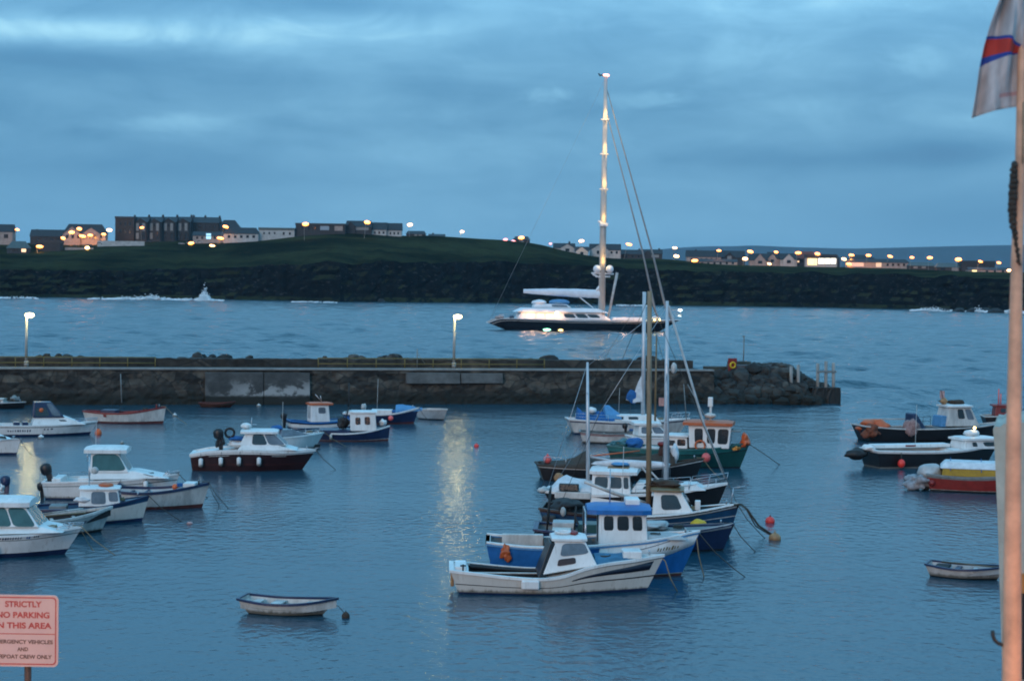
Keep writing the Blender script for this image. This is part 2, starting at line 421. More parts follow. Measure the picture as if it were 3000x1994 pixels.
    def pulpit(s, xa, xb, h, mt=None):
        mb = MB(); tp = []
        us = [s.U(xa), (s.U(xa) + s.U(xb)) / 2, min(.99, s.U(xb))]
        L_ = [s.hp(u, 1, -1) for u in us]; R_ = [s.hp(u, 1, 1) for u in us]
        path = L_ + R_[::-1]; top = [Vector((p.x + .1, p.y * .95, p.z + s.Z(h))) for p in path]
        for a, b_ in zip(path, top): mb.tube([a, b_], .016, 5)
        mb.tube(top, .018, 5); mb.tube([(a + b_) / 2 for a, b_ in zip(path, top)], .013, 5)
        return mb.build('pulpit', mt or STEEL, s.o)
    def mast(s, x, z0, z1, r, mt, spreaders=(), boom=None, y=0, dx=0, name='mast', tip=.55):
        m_ = s.tube(name, [(x, y, z0), (x + dx * .5, y, (z0 + z1) / 2), (x + dx, y, z1)], [r, r * .9, r * tip], mt, 10)
        for zs, w in spreaders:
            xx = x + dx * (zs - z0) / (z1 - z0)
            sp = s.tubes('spreader', [[(xx, -w, zs), (xx, w, zs)]], .025, mt, 6, m_)
        return m_
def buoy(name, label, px, py, rpx, mt, collar=None, sq=1.0, grp=None, dip=.3, z=None):
    """floating buoy at pixel (centre of its waterline), radius in pixels, with a mooring eye on top"""
    p = P(px, py); r = rpx / (F / p.y)
    e = empty(name, p, random.uniform(0, 3), label, 'buoy', grp)
    mb = MB(); mb.ball((0, 0, r * sq * (1 - dip * 2) * .5 + r * .1), (r, r, r * sq), 20, 13); mb.build('float', mt, e)
    mb = MB(); zt = r * sq * (1 - dip * 2) * .5 + r * .1 + r * sq
    mb.tube([(0, 0, zt - r * .12), (0, 0, zt + r * .1)], r * .2, 8)
    mb.tube([(r * .17 * math.cos(t), 0, zt + r * .24 + r * .17 * math.sin(t)) for t in [math.pi * 2 * i / 10 for i in range(11)]], r * .05, 5)
    mb.build('mooring_eye', collar or RUBBER, e); return e
# ================================================================== boats, left group
GL, GR, GF = 'boats moored on the left of the harbour', 'boats rafted in the middle right of the harbour', 'boats at the far right beside the wall'
WB = [(0, .12, NAVY), (.12, 1, WHITE)]
def std(b, deck=WHITE, gw=WHITE): pass

# canopy cruiser at the left edge, far row
b = Boat('cabin_cruiser', 'white cruiser with dark blue canopy and windscreen, left edge, in front of the stone pier', 'boat', (2, 1279), (262, 1272), 2.4, GL)
b.hull([(-4, 33), (100, 32), (200, 34), (286, 40)], [(0, .2, NAVY), (.2, .8, WHITE), (.8, .86, GREYD), (.86, 1, WHITE)], tr=.86)
b.deck([(-2, 96, 14), (96, 284, 2)], WHITE); b.gunwale(WHITE)
t = b.house(96, 250, 104, 190, 32, 56, .8, .6, WHITE, side=[(.62, .78, .45, .62)], name='cabin_trunk')
c = b.house(97, 188, 102, 150, 54, 98, .72, .58, NAVY, side=[(.08, .56, .1, .66, GLASS), (.66, .95, .1, .94, GLASSL)], front=[(.06, .94, .08, .92, GLASSL)], name='canopy')
b.box('seat', 45, 62, -.5, .5, 20, 40, NAVY); b.box('seat', 70, 86, -.5, .5, 20, 40, NAVY)
b.script('lettering', 25, 96, .45, .2, NAVY, 10, 3); b.script('lettering', 130, 160, .6, .14, NAVY, 3, 4)
b.ball('life_ring', 122, -.68, 76, .15, ORNG2); b.pulpit(215, 280, 10)
# red gunwale launch
b = Boat('open_launch', 'long white open launch with red gunwale and dark red bottom, behind the canopy cruiser bow', 'boat', (250, 1238), (478, 1240), 2.0, GL)
b.hull([(240, 34), (330, 30), (400, 34), (486, 50)], [(0, .16, REDB), (.16, 1, OLDW)], tr=.3, fine=2.3)
b.deck([(244, 400, 13), (400, 484, 2)], DARKIN); b.gunwale(RED, .1, .09)
b.box('engine_cover', 296, 340, -.5, .5, 20, 38, NAVY); b.box('thwart', 370, 376, -.8, .8, 26, 29, WOOD); b.patch('badge', 308, 318, (.6, .85), (.6, .85), RED, sides=(-1,))
b.box('sampson_post', 456, 460, -.08, .08, 44, 56, RED)
# bow at left edge
b = Boat('motor_boat', 'pale pointed bow of a motor boat cut by the left edge, below the canopy cruiser', 'boat', (-180, 1325), (48, 1332), 2.2, GL)
b.hull([(-190, 40), (-60, 40), (62, 48)], [(0, .14, NAVY), (.14, 1, WHITE)]); b.deck([(-186, -80, 18), (-80, 58, 2)], WHITE); b.gunwale(GREYW)
b.house(-90, 20, -80, -20, 42, 56, .7, .5, WHITE, name='cabin_trunk')
# outboard stern at left edge
b = Boat('dinghy', 'white dinghy stern with a dark outboard motor at the left edge, above the nearest cruiser', 'dinghy', (-130, 1478), (18, 1476), 1.6, GL)
b.hull([(-140, 34), (-60, 32), (22, 40)], [(0, .1, GREYD), (.1, 1, OLDW)]); b.deck([(-136, 14, 18)], GREYW); b.gunwale(WHITE)
b.outboard(26, -.1, 54, 1.0, NAVY); b.lump('engine_hood', 2, 18, -.4, .4, 36, 62, WHITE)
# green windowed pilothouse boat
b = Boat('pilothouse_boat', 'white pilothouse boat with large green window and flat hardtop, black outboards at its stern', 'boat', (142, 1462), (502, 1456), 2.5, GL)
b.hull([(134, 50), (250, 54), (400, 60), (526, 70)], [(0, .08, NAVY), (.08, .72, WHITE), (.72, .77, GREYD), (.77, 1, WHITE)], tr=.88)
b.deck([(140, 268, 16), (268, 520, 3)], WHITE); b.gunwale(WHITE)
b.house(272, 500, 272, 400, 58, 82, .82, .66, WHITE, name='cabin_trunk', zb1=62, side=[(.9, .94, .3, .6)])
b.house(270, 384, 272, 350, 78, 134, .74, .6, WHITE, side=[(.06, .97, .1, .95, GLASSG)], front=[(.08, .92, .1, .92, GLASSG)], back=[(.12, .5, .0, .9, DARKIN)], roof=(WHITE, 20, 26, .16, 14, .08), name='pilothouse')
b.box('locker', 236, 268, -.7, -.1, 40, 62, WHITE); b.box('bench', 160, 186, -.7, .7, 34, 60, WHITE)
b.outboard(152, -.3, 70, 1.15, BLACK, .25); b.outboard(134, -.42, 22, .85, BLACK)
b.rail([160, 190, 250], 12, 1); b.fender(436, .8, WHITE, label='white fender on the bow side of the green windowed pilothouse boat'); b.fender(362, .8, NAVY, label='navy fender amidships on the green windowed pilothouse boat'); b.tubes('aerial', [[(262, .2, 100), (252, .2, 108)], [(252, .2, 104), (252, .2, 128)]], .02, STEEL); b.pulpit(480, 522, 8)
# blue gunwale boat with white foredeck
b = Boat('open_fishing_boat', 'white open fishing boat with blue gunwale, white foredeck and red bottom', 'boat', (330, 1490), (592, 1486), 2.3, GL)
b.hull([(320, 54), (430, 50), (520, 58), (614, 74)], [(0, .16, REDB), (.16, 1, OLDW)], tr=.75, fine=2.0)
b.deck([(326, 522, 20), (522, 608, 2)], GREYW); b.gunwale(NAVY, .1, .1)
b.box('thwart', 420, 428, -.85, .85, 40, 44, NAVY); b.box('thwart', 376, 384, -.85, .85, 38, 42, NAVY); b.ball('net_float', 515, -.2, 62, .14, ORNG2); b.ball('net_float', 520, .1, 62, .12, PINK)
b.box('sampson_post', 580, 584, -.06, .06, 64, 88, RUBBER); b.box('foredeck_hatch', 540, 575, -.4, .4, 62, 74, WHITE)
# white cuddy boat with blue deck
b = Boat('cuddy_boat', 'white boat with small cuddy, red float on its roof and navy deck edge', 'boat', (118, 1536), (416, 1526), 2.2, GL)
b.hull([(106, 44), (230, 46), (330, 56), (437, 76)], [(0, .14, NAVY), (.14, .78, CREAM), (.78, 1, BLUED)], tr=.75)
b.deck([(110, 236, 16), (236, 430, 2)], BLUED); b.gunwale(NAVY, .1, .07)
h = b.house(236, 356, 240, 348, 50, 98, .66, .54, WHITE, side=[(.3, .66, .15, .9, GLASSL), (.74, .97, .3, .88, GLASSL)], front=[(.08, .46, .3, .9, GLASSL), (.54, .92, .3, .9, GLASSL)], back=[(.2, .8, 0, .8, DARKIN)], roof=(WHITE, 4, 6, .06, 5, .05))
b.loose(b.lump('float', 290, 334, -.4, .2, 100, 116, ORANGE, 2, .2), 'orange red float lying on the cuddy roof of the blue decked boat', 'float', None); b.tube('mast', [(262, .1, 96), (262, .1, 190)], .03, STEEL)
b.ball('radar', 278, .1, 150, .16, OLDW); b.box('engine_box', 150, 200, -.4, .4, 30, 50, GREYD)
b.lump('engine_hood', 226, 274, -.7, -.1, 58, 80, CANVAS, 4)
# open boat with a registration mark
b = Boat('open_boat', 'white open boat with long oars and a dark mark on its bow', 'boat', (70, 1572), (296, 1556), 2.1, GL)
b.hull([(58, 44), (160, 46), (240, 56), (328, 74)], [(0, .1, BLACK), (.1, .86, OLDW), (.86, 1, OLDW)], tr=.75)
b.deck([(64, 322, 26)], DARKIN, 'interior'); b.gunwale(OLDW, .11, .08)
b.box('thwart', 160, 170, -.85, .85, 32, 36, OLDW); b.box('thwart', 220, 230, -.8, .8, 38, 42, OLDW); b.box('thwart', 110, 118, -.85, .85, 30, 34, OLDW)
b.script('bow_mark', 246, 276, .56, .14, NAVY, 6, 5); b.loose(b.tube('oar', [(120, -.3, 52), (250, -.5, 62)], .035, WOOD), 'brown oar lying along the marked white open boat, nearer side', 'oar', 'oars'); b.loose(b.tube('oar', [(120, .3, 52), (250, .4, 66)], .035, OLDW), 'pale oar lying along the marked white open boat, farther side', 'oar', 'oars')
# nearest cruiser left edge
b = Boat('cabin_cruiser', 'nearest white cruiser at the left edge with green wraparound windows and white roof', 'boat', (-190, 1632), (190, 1622), 2.6, GL)
b.hull([(-200, 64), (-60, 66), (100, 68), (243, 82)], [(0, .2, NAVY), (.2, .76, WHITE), (.76, .80, GREYD), (.80, 1, WHITE)], tr=.88)
b.deck([(-196, -70, 20), (-70, 236, 3)], WHITE); b.gunwale(WHITE)
b.house(-80, 200, -78, 120, 66, 92, .84, .62, WHITE, name='cabin_trunk', zb1=74)
b.house(-76, 128, -70, 84, 88, 146, .76, .56, WHITE, side=[(.34, .62, .05, .95, GLASSG), (.645, .97, .04, .94, GLASSG)], front=[(.05, .48, .06, .94, GLASSG), (.52, .95, .06, .94, GLASSG)], roof=(WHITE, 10, 14, .12, 18, .1), name='pilothouse')
b.script('lettering', 22, 88, .84, .13, NAVY, 9, 8); b.script('lettering', 98, 110, .84, .13, BLUE, 2, 9); b.script('lettering', 118, 134, .85, .08, NAVY, 3, 10)
b.fender(14, .55, NAVY, .5, .1, label='dark fender on the side of the nearest cruiser at the left edge'); b.pulpit(170, 238, 12)

# ================================================================== middle left
GM = 'boats moored in front of the stone pier'
b = Boat('motor_cruiser', 'maroon hulled cruiser with white top, four white fenders and hardtop', 'boat', (572, 1378), (886, 1374), 2.6, GM)
b.hull([(566, 48), (620, 58), (740, 62), (840, 58), (926, 60)], [(0, .3, MAROON), (.3, .33, REDB), (.33, .8, MAROON), (.8, 1, WHITE)], tr=.9, fine=2.6)
b.deck([(570, 712, 4), (712, 922, 2)], WHITE); b.gunwale(WHITE, .16, .12)
b.house(700, 872, 716, 800, 60, 80, .84, .7, WHITE, name='cabin_trunk')
b.house(706, 842, 722, 806, 74, 108, .74, .62, WHITE, side=[(.26, .6, .06, .94, GLASS), (.63, .985, .05, .95, GLASSL)], front=[(.05, .95, .05, .95, GLASSL)], roof=(WHITE, 14, 10, .12, 8, .05), name='pilothouse')
b.lump('radar', 706, 738, -.3, .2, 118, 136, WHITE, 1, .1); b.tubes('aerial', [[(736, -.1, 126), (738, -.1, 152)], [(728, -.1, 132), (752, -.1, 132)]], .02, STEEL)
b.lump('tender_cover', 672, 730, -.6, .2, 84, 98, BLUEC, 5, .3); b.lump('rolled_tender', 668, 728, -.7, .5, 64, 86, WHITE, 6, .25)
b.outboard(655, -.5, 92, 1.2, BLACK, .1); b.lump('net_bag', 636, 660, -.6, .1, 66, 100, RUBBER, 7, .7)
mb = MB(); mb.tube([b.pt(676 + 13 * math.cos(t), -.3, 108 + 13 * math.sin(t)) for t in [i * math.pi / 8 for i in range(17)]], .07, 7); mb.build('life_ring', RUBBER, b.o)
b.patch('name_plate', 620, 680, (.72, .75), (.72, .75), OLDW, sides=(-1,)); b.patch('name_plate', 806, 848, (.72, .75), (.72, .75), OLDW, sides=(-1,))
for x, w_ in ((597, 'sternmost'), (657, 'second from the stern'), (711, 'third from the stern'), (771, 'foremost')): b.fender(x, .62, WHITE, .5, .12, label='white cylindrical fender on the maroon hull, ' + w_ + ' of four')
b = Boat('speedboat', 'white speedboat with blue covered windscreen, behind the maroon cruiser', 'boat', (760, 1326), (922, 1312), 2.1, GM)
b.hull([(752, 40), (840, 42), (946, 46)], [(0, .1, GREYD), (.1, 1, WHITE)]); b.deck([(758, 830, 14), (830, 942, 2)], WHITE); b.gunwale(WHITE)
b.house(820, 900, 826, 852, 42, 62, .7, .5, GLASSL, name='windscreen'); b.lump('cover', 812, 836, -.4, .4, 56, 74, BLUEC, 3, .3); b.rail([880, 910, 938], 14, -1); b.rail([880, 910, 938], 14, 1); b.box('anchor', 918, 934, -.12, .12, 2, 12, RUBBER)
# blue boat white wheelhouse
b = Boat('fishing_boat', 'navy fishing boat with white two window wheelhouse and white gunwale, centre of the group', 'boat', (940, 1292), (1138, 1290), 2.3, GM)
b.hull([(936, 26), (1010, 24), (1080, 30), (1142, 44)], [(0, .12, REDB), (.12, .16, WHITE), (.16, 1, NAVY)], tr=.7, fine=2.4)
b.deck([(940, 1024, 8), (1024, 1138, 2)], BLUED); b.gunwale(WHITE, .1, .07); b.box('bulwark', 942, 1030, -.93, .93, 20, 33, NAVY, .02)
b.house(1030, 1104, 1028, 1100, 30, 82, .64, .58, WHITE, side=[(.2, .4, .36, .76), (.56, .77, .36, .8)], front=[(.1, .45, .4, .85), (.55, .9, .4, .85)], roof=(WHITE, 5, 5, .06, 5, .05))
b.lump('fender_bag', 1112, 1132, -.3, .2, 44, 62, WHITE, 2, .4); b.ball('net_float', 1118, 0, 56, .12, PINK)
b.tubes('gantry', [[(1006, -.5, 24), (1024, -.5, 96)], [(1006, .5, 24), (1024, .5, 96)], [(1024, -.5, 96), (1024, .5, 96)], [(1024, 0, 96), (1024, 0, 168)]], .05, RUBBER); b.lump('pot_hauler', 995, 1020, -.3, .3, 34, 70, RUBBER, 8, .8)
b.fender(975, .8, OLDW, .4, .09, label='pale fender on the side of the navy fishing boat')
# blue and white open boat with wheelhouse under an orange roof
b = Boat('small_wheelhouse_boat', 'white and blue boat with pale wheelhouse under an orange roof, behind the navy fishing boat', 'boat', (862, 1260), (1060, 1254), 2.1, GM)
b.hull([(856, 28), (930, 22), (1068, 34)], [(0, .3, NAVY), (.3, .68, WHITE), (.68, 1, NAVY)], tr=.75); b.deck([(860, 960, 9), (960, 1062, 2)], BLUED); b.gunwale(BLUE, .1, .08)
b.house(914, 966, 914, 962, 22, 72, .6, .55, WHITE, side=[(.4, .8, .5, .86, GLASSL)], back=[(.2, .8, .2, .9, GREYW)], roof=(ORANGE, 4, 12, .1, 6, .04))
b.tubes('aerial', [[(948, 0, 80), (930, 0, 102)], [(948, 0, 80), (944, 0, 98)]], .025, STEEL); b.outboard(850, 0, 30, 1.0, BLACK)
# dark blue boat with pale canopy
b = Boat('canopy_boat', 'dark blue boat with pale blue bow canopy and white rail, near the concrete pier panel', 'boat', (1020, 1240), (1212, 1240), 2.2, GM)
b.hull([(1010, 30), (1100, 28), (1160, 32), (1228, 48)], [(0, .12, REDB), (.12, .86, NAVY), (.86, 1, WHITE)], tr=.7); b.deck([(1014, 1150, 8), (1150, 1222, 2)], BLUED); b.gunwale(WHITE, .1, .07)
b.box('engine_box', 1090, 1150, -.5, .5, 24, 40, WHITE); b.tarp('bow_canopy', [(1160, 54, 36), (1180, 56, 38), (1220, 50, 42), (1236, 46, 42)], LBLUE, .8); b.lump('covered_net', 1145, 1180, -.6, .4, 28, 42, BLUEC, 4)
b.lump('foredeck_float', 1060, 1074, -.3, .3, 36, 56, OLDW, 3); b.ball('pink_fender', 1148, -1.0, 18, .2, PINK); b.rail([1030, 1060, 1090, 1120, 1150], 14, 1, RUBBER)
# pale boat
b = Boat('rowing_boat', 'pale grey boat low on the water, just left of the yellow lamp reflection', 'boat', (1226, 1226), (1300, 1230), 1.7, GM)
b.hull([(1220, 28), (1312, 32)], [(0, .1, BLACK), (.1, 1, GREYW)], tr=.7); b.deck([(1224, 1306, 8)], GREYW); b.gunwale(OLDW)
# red brown boat by the wall
b = Boat('rowing_boat', 'dark red brown rowing boat moored at the foot of the concrete wall panel', 'boat', (592, 1193), (676, 1193), 1.6, GM)
b.hull([(586, 14), (640, 12), (690, 18)], [(0, .1, BLACK), (.1, 1, M('red_brown_paint', (.05, .016, .01), .6, .3, 3))], tr=.6); b.deck([(590, 684, 6)], BROWN, 'interior'); b.gunwale(REDB, .08, .05)
# small boat at left edge against the wall
b = Boat('moored_boat', 'dark little boat with white cabin at the left edge below the pier wall', 'boat', (-70, 1196), (70, 1196), 2.0, GM)
b.hull([(-76, 16), (76, 20)], [(0, 1, BLACK)]); b.deck([(-72, 70, 3)], GREYD); b.gunwale(GREYW); b.house(-30, 16, -28, 12, 14, 26, .6, .5, OLDW, side=[(.2, .8, .3, .8)], roof=(OLDW, 2, 2, .1, 3)); b.lump('covered_winch', 30, 58, -.4, .4, 18, 36, GREYD, 2)

# ================================================================== right raft
b = Boat('motor_boat', 'nearest white motor boat with dark wedge stripe on its bow and blue foredeck', 'boat', (1360, 1742), (1893, 1730), 2.3, GR, .45)
b.hull([(1334, 70), (1400, 64), (1500, 54), (1590, 50), (1650, 58), (1715, 80), (1780, 92), (1850, 98), (1944, 108)],
       [(0, .09, NAVY), (.09, .41, CREAM), (.41, .45, BLACK), (.45, .9, CREAM), (.9, .935, GREYD), (.935, 1, CREAM)], tr=.86, fine=2.2, um=.38)
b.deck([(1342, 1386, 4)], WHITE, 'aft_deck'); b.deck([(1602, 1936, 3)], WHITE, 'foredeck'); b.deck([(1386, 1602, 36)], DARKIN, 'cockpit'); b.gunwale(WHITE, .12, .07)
b.patch('bow_wedge', 1682, 1918, (.60, .645), (.62, .87), M('black_navy_stripe', (.010, .013, .03), .4, .2, 3))
b.box('fender_pad', 1532, 1582, -1.1, -.98, 20, 46, WHITE, .05)
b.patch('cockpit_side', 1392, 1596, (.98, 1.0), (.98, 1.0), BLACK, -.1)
b.tarp('foredeck_cover', [(1742, 112, 96), (1800, 112, 100), (1852, 112, 104)], BLUDK, .7)
b.box('deck_hatch', 1822, 1876, -.36, .3, 100, 122, WHITE, .04)
h = b.house(1592, 1746, 1628, 1712, 58, 154, .8, .56, WHITE, zb1=86, side=[(.26, .95, .5, .92, GLASSL), (.24, .62, .2, .42, MAROON)], front=[(.06, .47, .4, .9, GLASSL), (.53, .94, .4, .9, GLASSL)], roof=(WHITE, 10, 6, .06, 9, .06))
b.house(1580, 1602, 1614, 1632, 50, 148, .83, .6, BLACK, name='canopy_frame', bevel=.02)
mb = MB(); mb.tube([b.pt(1654, 0, 172) + Vector((.26 * math.cos(t), .26 * math.sin(t), 0)) for t in [i * math.pi / 8 for i in range(17)]], .055, 7); mb.build('life_ring', WHITE, b.o)
b.loose(b.lump('roof_float', 1670, 1696, -.3, .3, 162, 178, RED, 2, .25), 'red float on the roof of the nearest white motor boat', 'float', None)
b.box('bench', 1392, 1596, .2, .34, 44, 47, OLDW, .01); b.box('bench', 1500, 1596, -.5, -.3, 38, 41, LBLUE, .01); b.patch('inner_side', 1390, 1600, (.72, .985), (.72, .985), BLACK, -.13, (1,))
b.tubes('stern_cleat', [[(1370, -.7, 66), (1370, -.7, 86)], [(1362, -.7, 82), (1378, -.7, 82)]], .03, RUBBER); b.box('stern_locker', 1348, 1380, -.5, .7, 60, 76, WHITE); b.box('rudder', 1336, 1346, -.06, .06, 10, 62, TAN)
b.tube('bow_rope', [(1930, .1, 104), (1945, -.1, 90), (1960, -.2, 40), (1985, .0, -6)], .02, ROPET)
# blue boat
b = Boat('fishing_boat', 'bright blue fishing boat with white three window wheelhouse and blue roof', 'boat', (1456, 1690), (1995, 1684), 2.6, GR)
b.hull([(1436, 98), (1560, 88), (1700, 92), (1800, 100), (1900, 108), (2048, 128)], [(0, .05, REDB), (.05, .075, WHITE), (.075, .94, BLUE), (.94, 1, LBLUE)], tr=.85, fine=2.3)
b.deck([(1444, 1752, 40), (1752, 2040, 3)], GREYD); b.gunwale(LBLUE, .12, .05)
b.patch('white_bulwark', 1756, 2046, (.06, 1.0), (.72, 1.0), WHITE, .015, (-1, 1), 18); b.gunwale(WHITE, .14, .05, -.055, 'cap_rail', 34)
b.patch('blue_line', 1800, 1960, (.7, .715), (.93, .945), NAVY, .03)
h = b.house(1754, 1894, 1754, 1888, 84, 186, .68, .6, WHITE, side=[(.1, .3, .54, .94), (.38, .62, .54, .94), (.7, .9, .54, .94)], front=[(.05, .33, .5, .92), (.37, .63, .5, .92), (.67, .95, .5, .92)], back=[(.2, .7, .1, .9, DARKIN)], roof=(BLUE, 34, 14, .14, 17, .1))
b.box('life_raft', 1830, 1872, -.3, .4, 206, 226, WHITE, .06); b.tubes('roof_aerial', [[(1788, .1, 200), (1788, .1, 310)], [(1776, .1, 286), (1800, .1, 286)]], .022, STEEL)
b.house(1890, 2010, 1890, 1985, 112, 122, .6, .45, GREYW, name='foredeck_trunk', bevel=.05)
b.loose(b.lump('orange_net', 1478, 1504, -1.04, -.86, 54, 92, ORANGE, 9, .9), 'orange netting draped over the stern of the bright blue boat', 'net', 'orange nets'); b.box('fish_hold', 1600, 1740, -.6, .6, 60, 96, DARKIN); b.box('inner_bulwark', 1480, 1600, .5, .72, 70, 106, OLDW)
b.script('lettering', 1930, 2000, .7, .1, YELP, 8, 12); b.tube('aft_gantry', [(1716, -.6, 84), (1716, -.6, 190), (1716, .6, 190), (1716, .6, 84)], .04, STEEL)
b.tube('bow_rope', [(2036, 0, 126), (2044, -.1, 60), (2060, -.2, -4)], .02, ROPET); b.box('tyre_fender', 1582, 1604, .9, 1.12, 60, 100, RUBBER, .1)
# low dark blue boat
b = Boat('workboat', 'dark navy workboat with pale gunwale between the bright blue boat and the brown masted boat', 'boat', (1600, 1612), (2118, 1612), 2.7, GR)
b.hull([(1574, 62), (1700, 54), (1860, 56), (2000, 62), (2150, 80)], [(0, .08, BLACK), (.08, .86, NAVY), (.86, 1, BLACK)], tr=.85); b.deck([(1580, 1860, 26), (1860, 2140, 4)], GREYD); b.gunwale(NAVY, .16, .06); b.patch('pale_bulwark', 1870, 2144, (.86, 1.05), (.86, 1.04), GREYW, .03)
b.loose(b.box('fish_box', 1626, 1680, -.7, -.1, 30, 60, CREAM), 'cream fish box on the stern of the dark navy workboat', 'fish box', 'fish boxes'); b.loose(b.box('fish_box', 1626, 1690, .0, .7, 40, 72, GREYW), 'grey fish box behind the cream one on the navy workboat', 'fish box', 'fish boxes'); b.box('engine_casing', 1700, 1760, -.4, .4, 34, 74, TEALD); b.lump('coiled_net', 1880, 1960, -.5, .5, 60, 84, GREYW, 3)
b.tubes('stern_gantry', [[(1612, -.7, 56), (1618, -.7, 170)], [(1612, .7, 56), (1618, .7, 170)], [(1618, -.7, 170), (1618, .7, 170)], [(1690, -.7, 56), (1694, -.7, 130)]], .04, RUBBER); b.lump('tyre_fender', 1570, 1594, -1.1, -.5, 14, 56, RUBBER, 5, .2)
b.tubes('davit', [[(1700, -.3, 58), (1722, -.3, 30), (1690, -.3, 96)]], .04, RUBBER)
# dark blue boat with white framed wheelhouse, wooden mast
b = Boat('trawler', 'dark blue boat with white framed window, wooden mast and yellow float at its bow', 'boat', (1610, 1564), (2136, 1570), 2.7, GR)
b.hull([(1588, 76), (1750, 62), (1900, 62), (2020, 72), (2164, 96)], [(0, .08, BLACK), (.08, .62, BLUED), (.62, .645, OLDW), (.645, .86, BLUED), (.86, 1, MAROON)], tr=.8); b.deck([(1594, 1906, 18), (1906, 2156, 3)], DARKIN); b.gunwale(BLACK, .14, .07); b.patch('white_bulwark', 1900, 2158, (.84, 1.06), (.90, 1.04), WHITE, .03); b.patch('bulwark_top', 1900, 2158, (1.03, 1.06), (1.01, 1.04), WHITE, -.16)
h = b.house(1914, 2032, 1918, 1996, 64, 132, .7, .58, WHITE, side=[(.24, .78, .2, .86)], front=[(.06, .47, .2, .86), (.53, .94, .2, .86)], back=[(.2, .8, 0, .9, DARKIN)], roof=(WOOD, 10, 8, .1, 6, .05), zb1=72)
b.lump('folded_sail', 1900, 1994, -.4, .4, 136, 158, BROWN, 6, .7)
mm = b.mast(1902, 55, 712, .125, M('bleached_wood', (.27, .195, .12), .6, .3, 3, streak=1), dx=-8, tip=.8); b.tube('boom', [(1898, 0, 88), (1800, -.2, 120), (1716, -.4, 152)], [.09, .08, .06], OLDW)
b.tubes('rigging', [[(1890, 0, 700), (2155, 0, 100)], [(1890, 0, 690), (1640, .4, 70)]], .012, ROPE)
b.loose(b.lump('yellow_bucket', 2024, 2072, -1.2, -.8, 26, 60, YELLOW, 2, .12), 'yellow bucket shaped float hanging on the dark blue bow with the wooden mast', 'float', None); b.lump('pot_stack', 1620, 1700, -.8, .8, 60, 96, DARKIN, 8, .5); b.lump('hanging_fender', 1652, 1668, -1.1, -.9, 56, 84, OLDW, 1, .1)
b.tubes('pulpit', [[(2140, 0, 94), (2146, 0, 142)], [(2146, 0, 142), (2180, 0, 148)]], .025, STEEL); b.box('vent', 2036, 2052, -.3, .0, 76, 104, WHITE)
b.box('side_fender', 1600, 1640, -1.2, -.98, 20, 60, RUBBER, .1)
# black ketch
b = Boat('sailing_ketch', 'black hulled ketch with white decks, two pale masts and white furled boom sail', 'sailboat', (1622, 1482), (2100, 1490), 2.8, GR)
b.hull([(1600, 44), (1750, 40), (1900, 46), (2010, 56), (2130, 78)], [(0, .06, REDB), (.06, 1, BLACK)], tr=.7); b.deck([(1606, 1740, 14), (1740, 2122, 2)], WHITE); b.gunwale(WHITE, .14, .1)
b.house(1850, 2070, 1870, 2040, 46, 74, .66, .52, WHITE, zb1=58, side=[(.15, .35, .3, .7), (.5, .7, .3, .7)], name='coachroof')
h = b.house(1740, 1858, 1742, 1850, 8, 98, 1.03, .74, WHITE, side=[(.08, .42, .56, .92), (.47, .78, .56, .92), (.83, .96, .56, .92)], front=[(.05, .47, .56, .92), (.53, .95, .56, .92)], roof=(WHITE, 8, 22, .12, 12, .1))
b.lump('covered_dinghy', 1790, 1848, -.4, .4, 116, 130, LBLUE, 3, .25); b.box('roof_board', 1784, 1846, -.5, .5, 112, 117, WOOD, .01)
b.tarp('cockpit_canopy', [(1616, 50, 46), (1634, 74, 52), (1660, 86, 54), (1700, 76, 54), (1740, 70, 52)], CANVAS, .9); b.box('cockpit_side', 1636, 1741, -1.04, -.9, 26, 46, OLDW, .04); b.box('canopy_window', 1648, 1706, -1.0, -.86, 48, 70, GLASS, .05); b.lump('stern_fender', 1582, 1612, -.8, -.3, 34, 54, OLDW, 4, .3)
mz = b.mast(1724, 40, 420, .1, ALU, dx=-8, spreaders=[(330, .3)]); mn = b.mast(1952, 48, 604, .13, ALU, dx=-6, spreaders=[(250, .4), (420, .35)], name='mast')
b.lump('sail_on_boom', 1732, 1968, -.14, .14, 112, 136, CANVAS, 5, .18); b.tubes('boom', [[(1728, 0, 142), (1850, 0, 122), (1952, 0, 120)]], .06, ALU)
b.tube('forestay', [(1950, 0, 590), (2060, 0, 240), (2122, 0, 92)], .06, GREYW, 7); b.tubes('rigging', [[(1950, 0, 596), (1620, 0, 48)], [(1948, 0, 420), (1944, -.9, 50)], [(1948, 0, 420), (1964, -.9, 50)], [(1948, 0, 420), (1960, .9, 50)], [(1716, 0, 416), (1605, 0, 46)], [(1948, 0, 598), (1718, 0, 410)]], .012, STEEL)
b.lump('radar_reflector', 1960, 1978, -.15, .15, 392, 424, OLDW, 2, .1); b.tubes('flag_halyard', [[(1948, .1, 330), (1930, .1, 300)]], .01, ROPE)
b.box('courtesy_flag', 1926, 1950, .08, .1, 296, 320, M('faded_pink_cloth', (.5, .3, .28), .9, .3, 8), .004)
b.pulpit(2020, 2126, 30); b.rail([1870, 1920, 1970, 2020], 28, -1); b.rail([1870, 1920, 1970, 2020], 28, 1); b.lump('bundled_rope', 1960, 2000, -.4, .2, 60, 80, REDB, 4, .6); b.fender(1662, .9, OLDW, .5, .12, label='white fender near the stern of the black ketch')
b.tubes('staysail_strut', [[(1880, -.1, 118), (1930, -.3, 62)], [(1896, -.1, 116), (1952, -.3, 62)]], .05, GREYW)
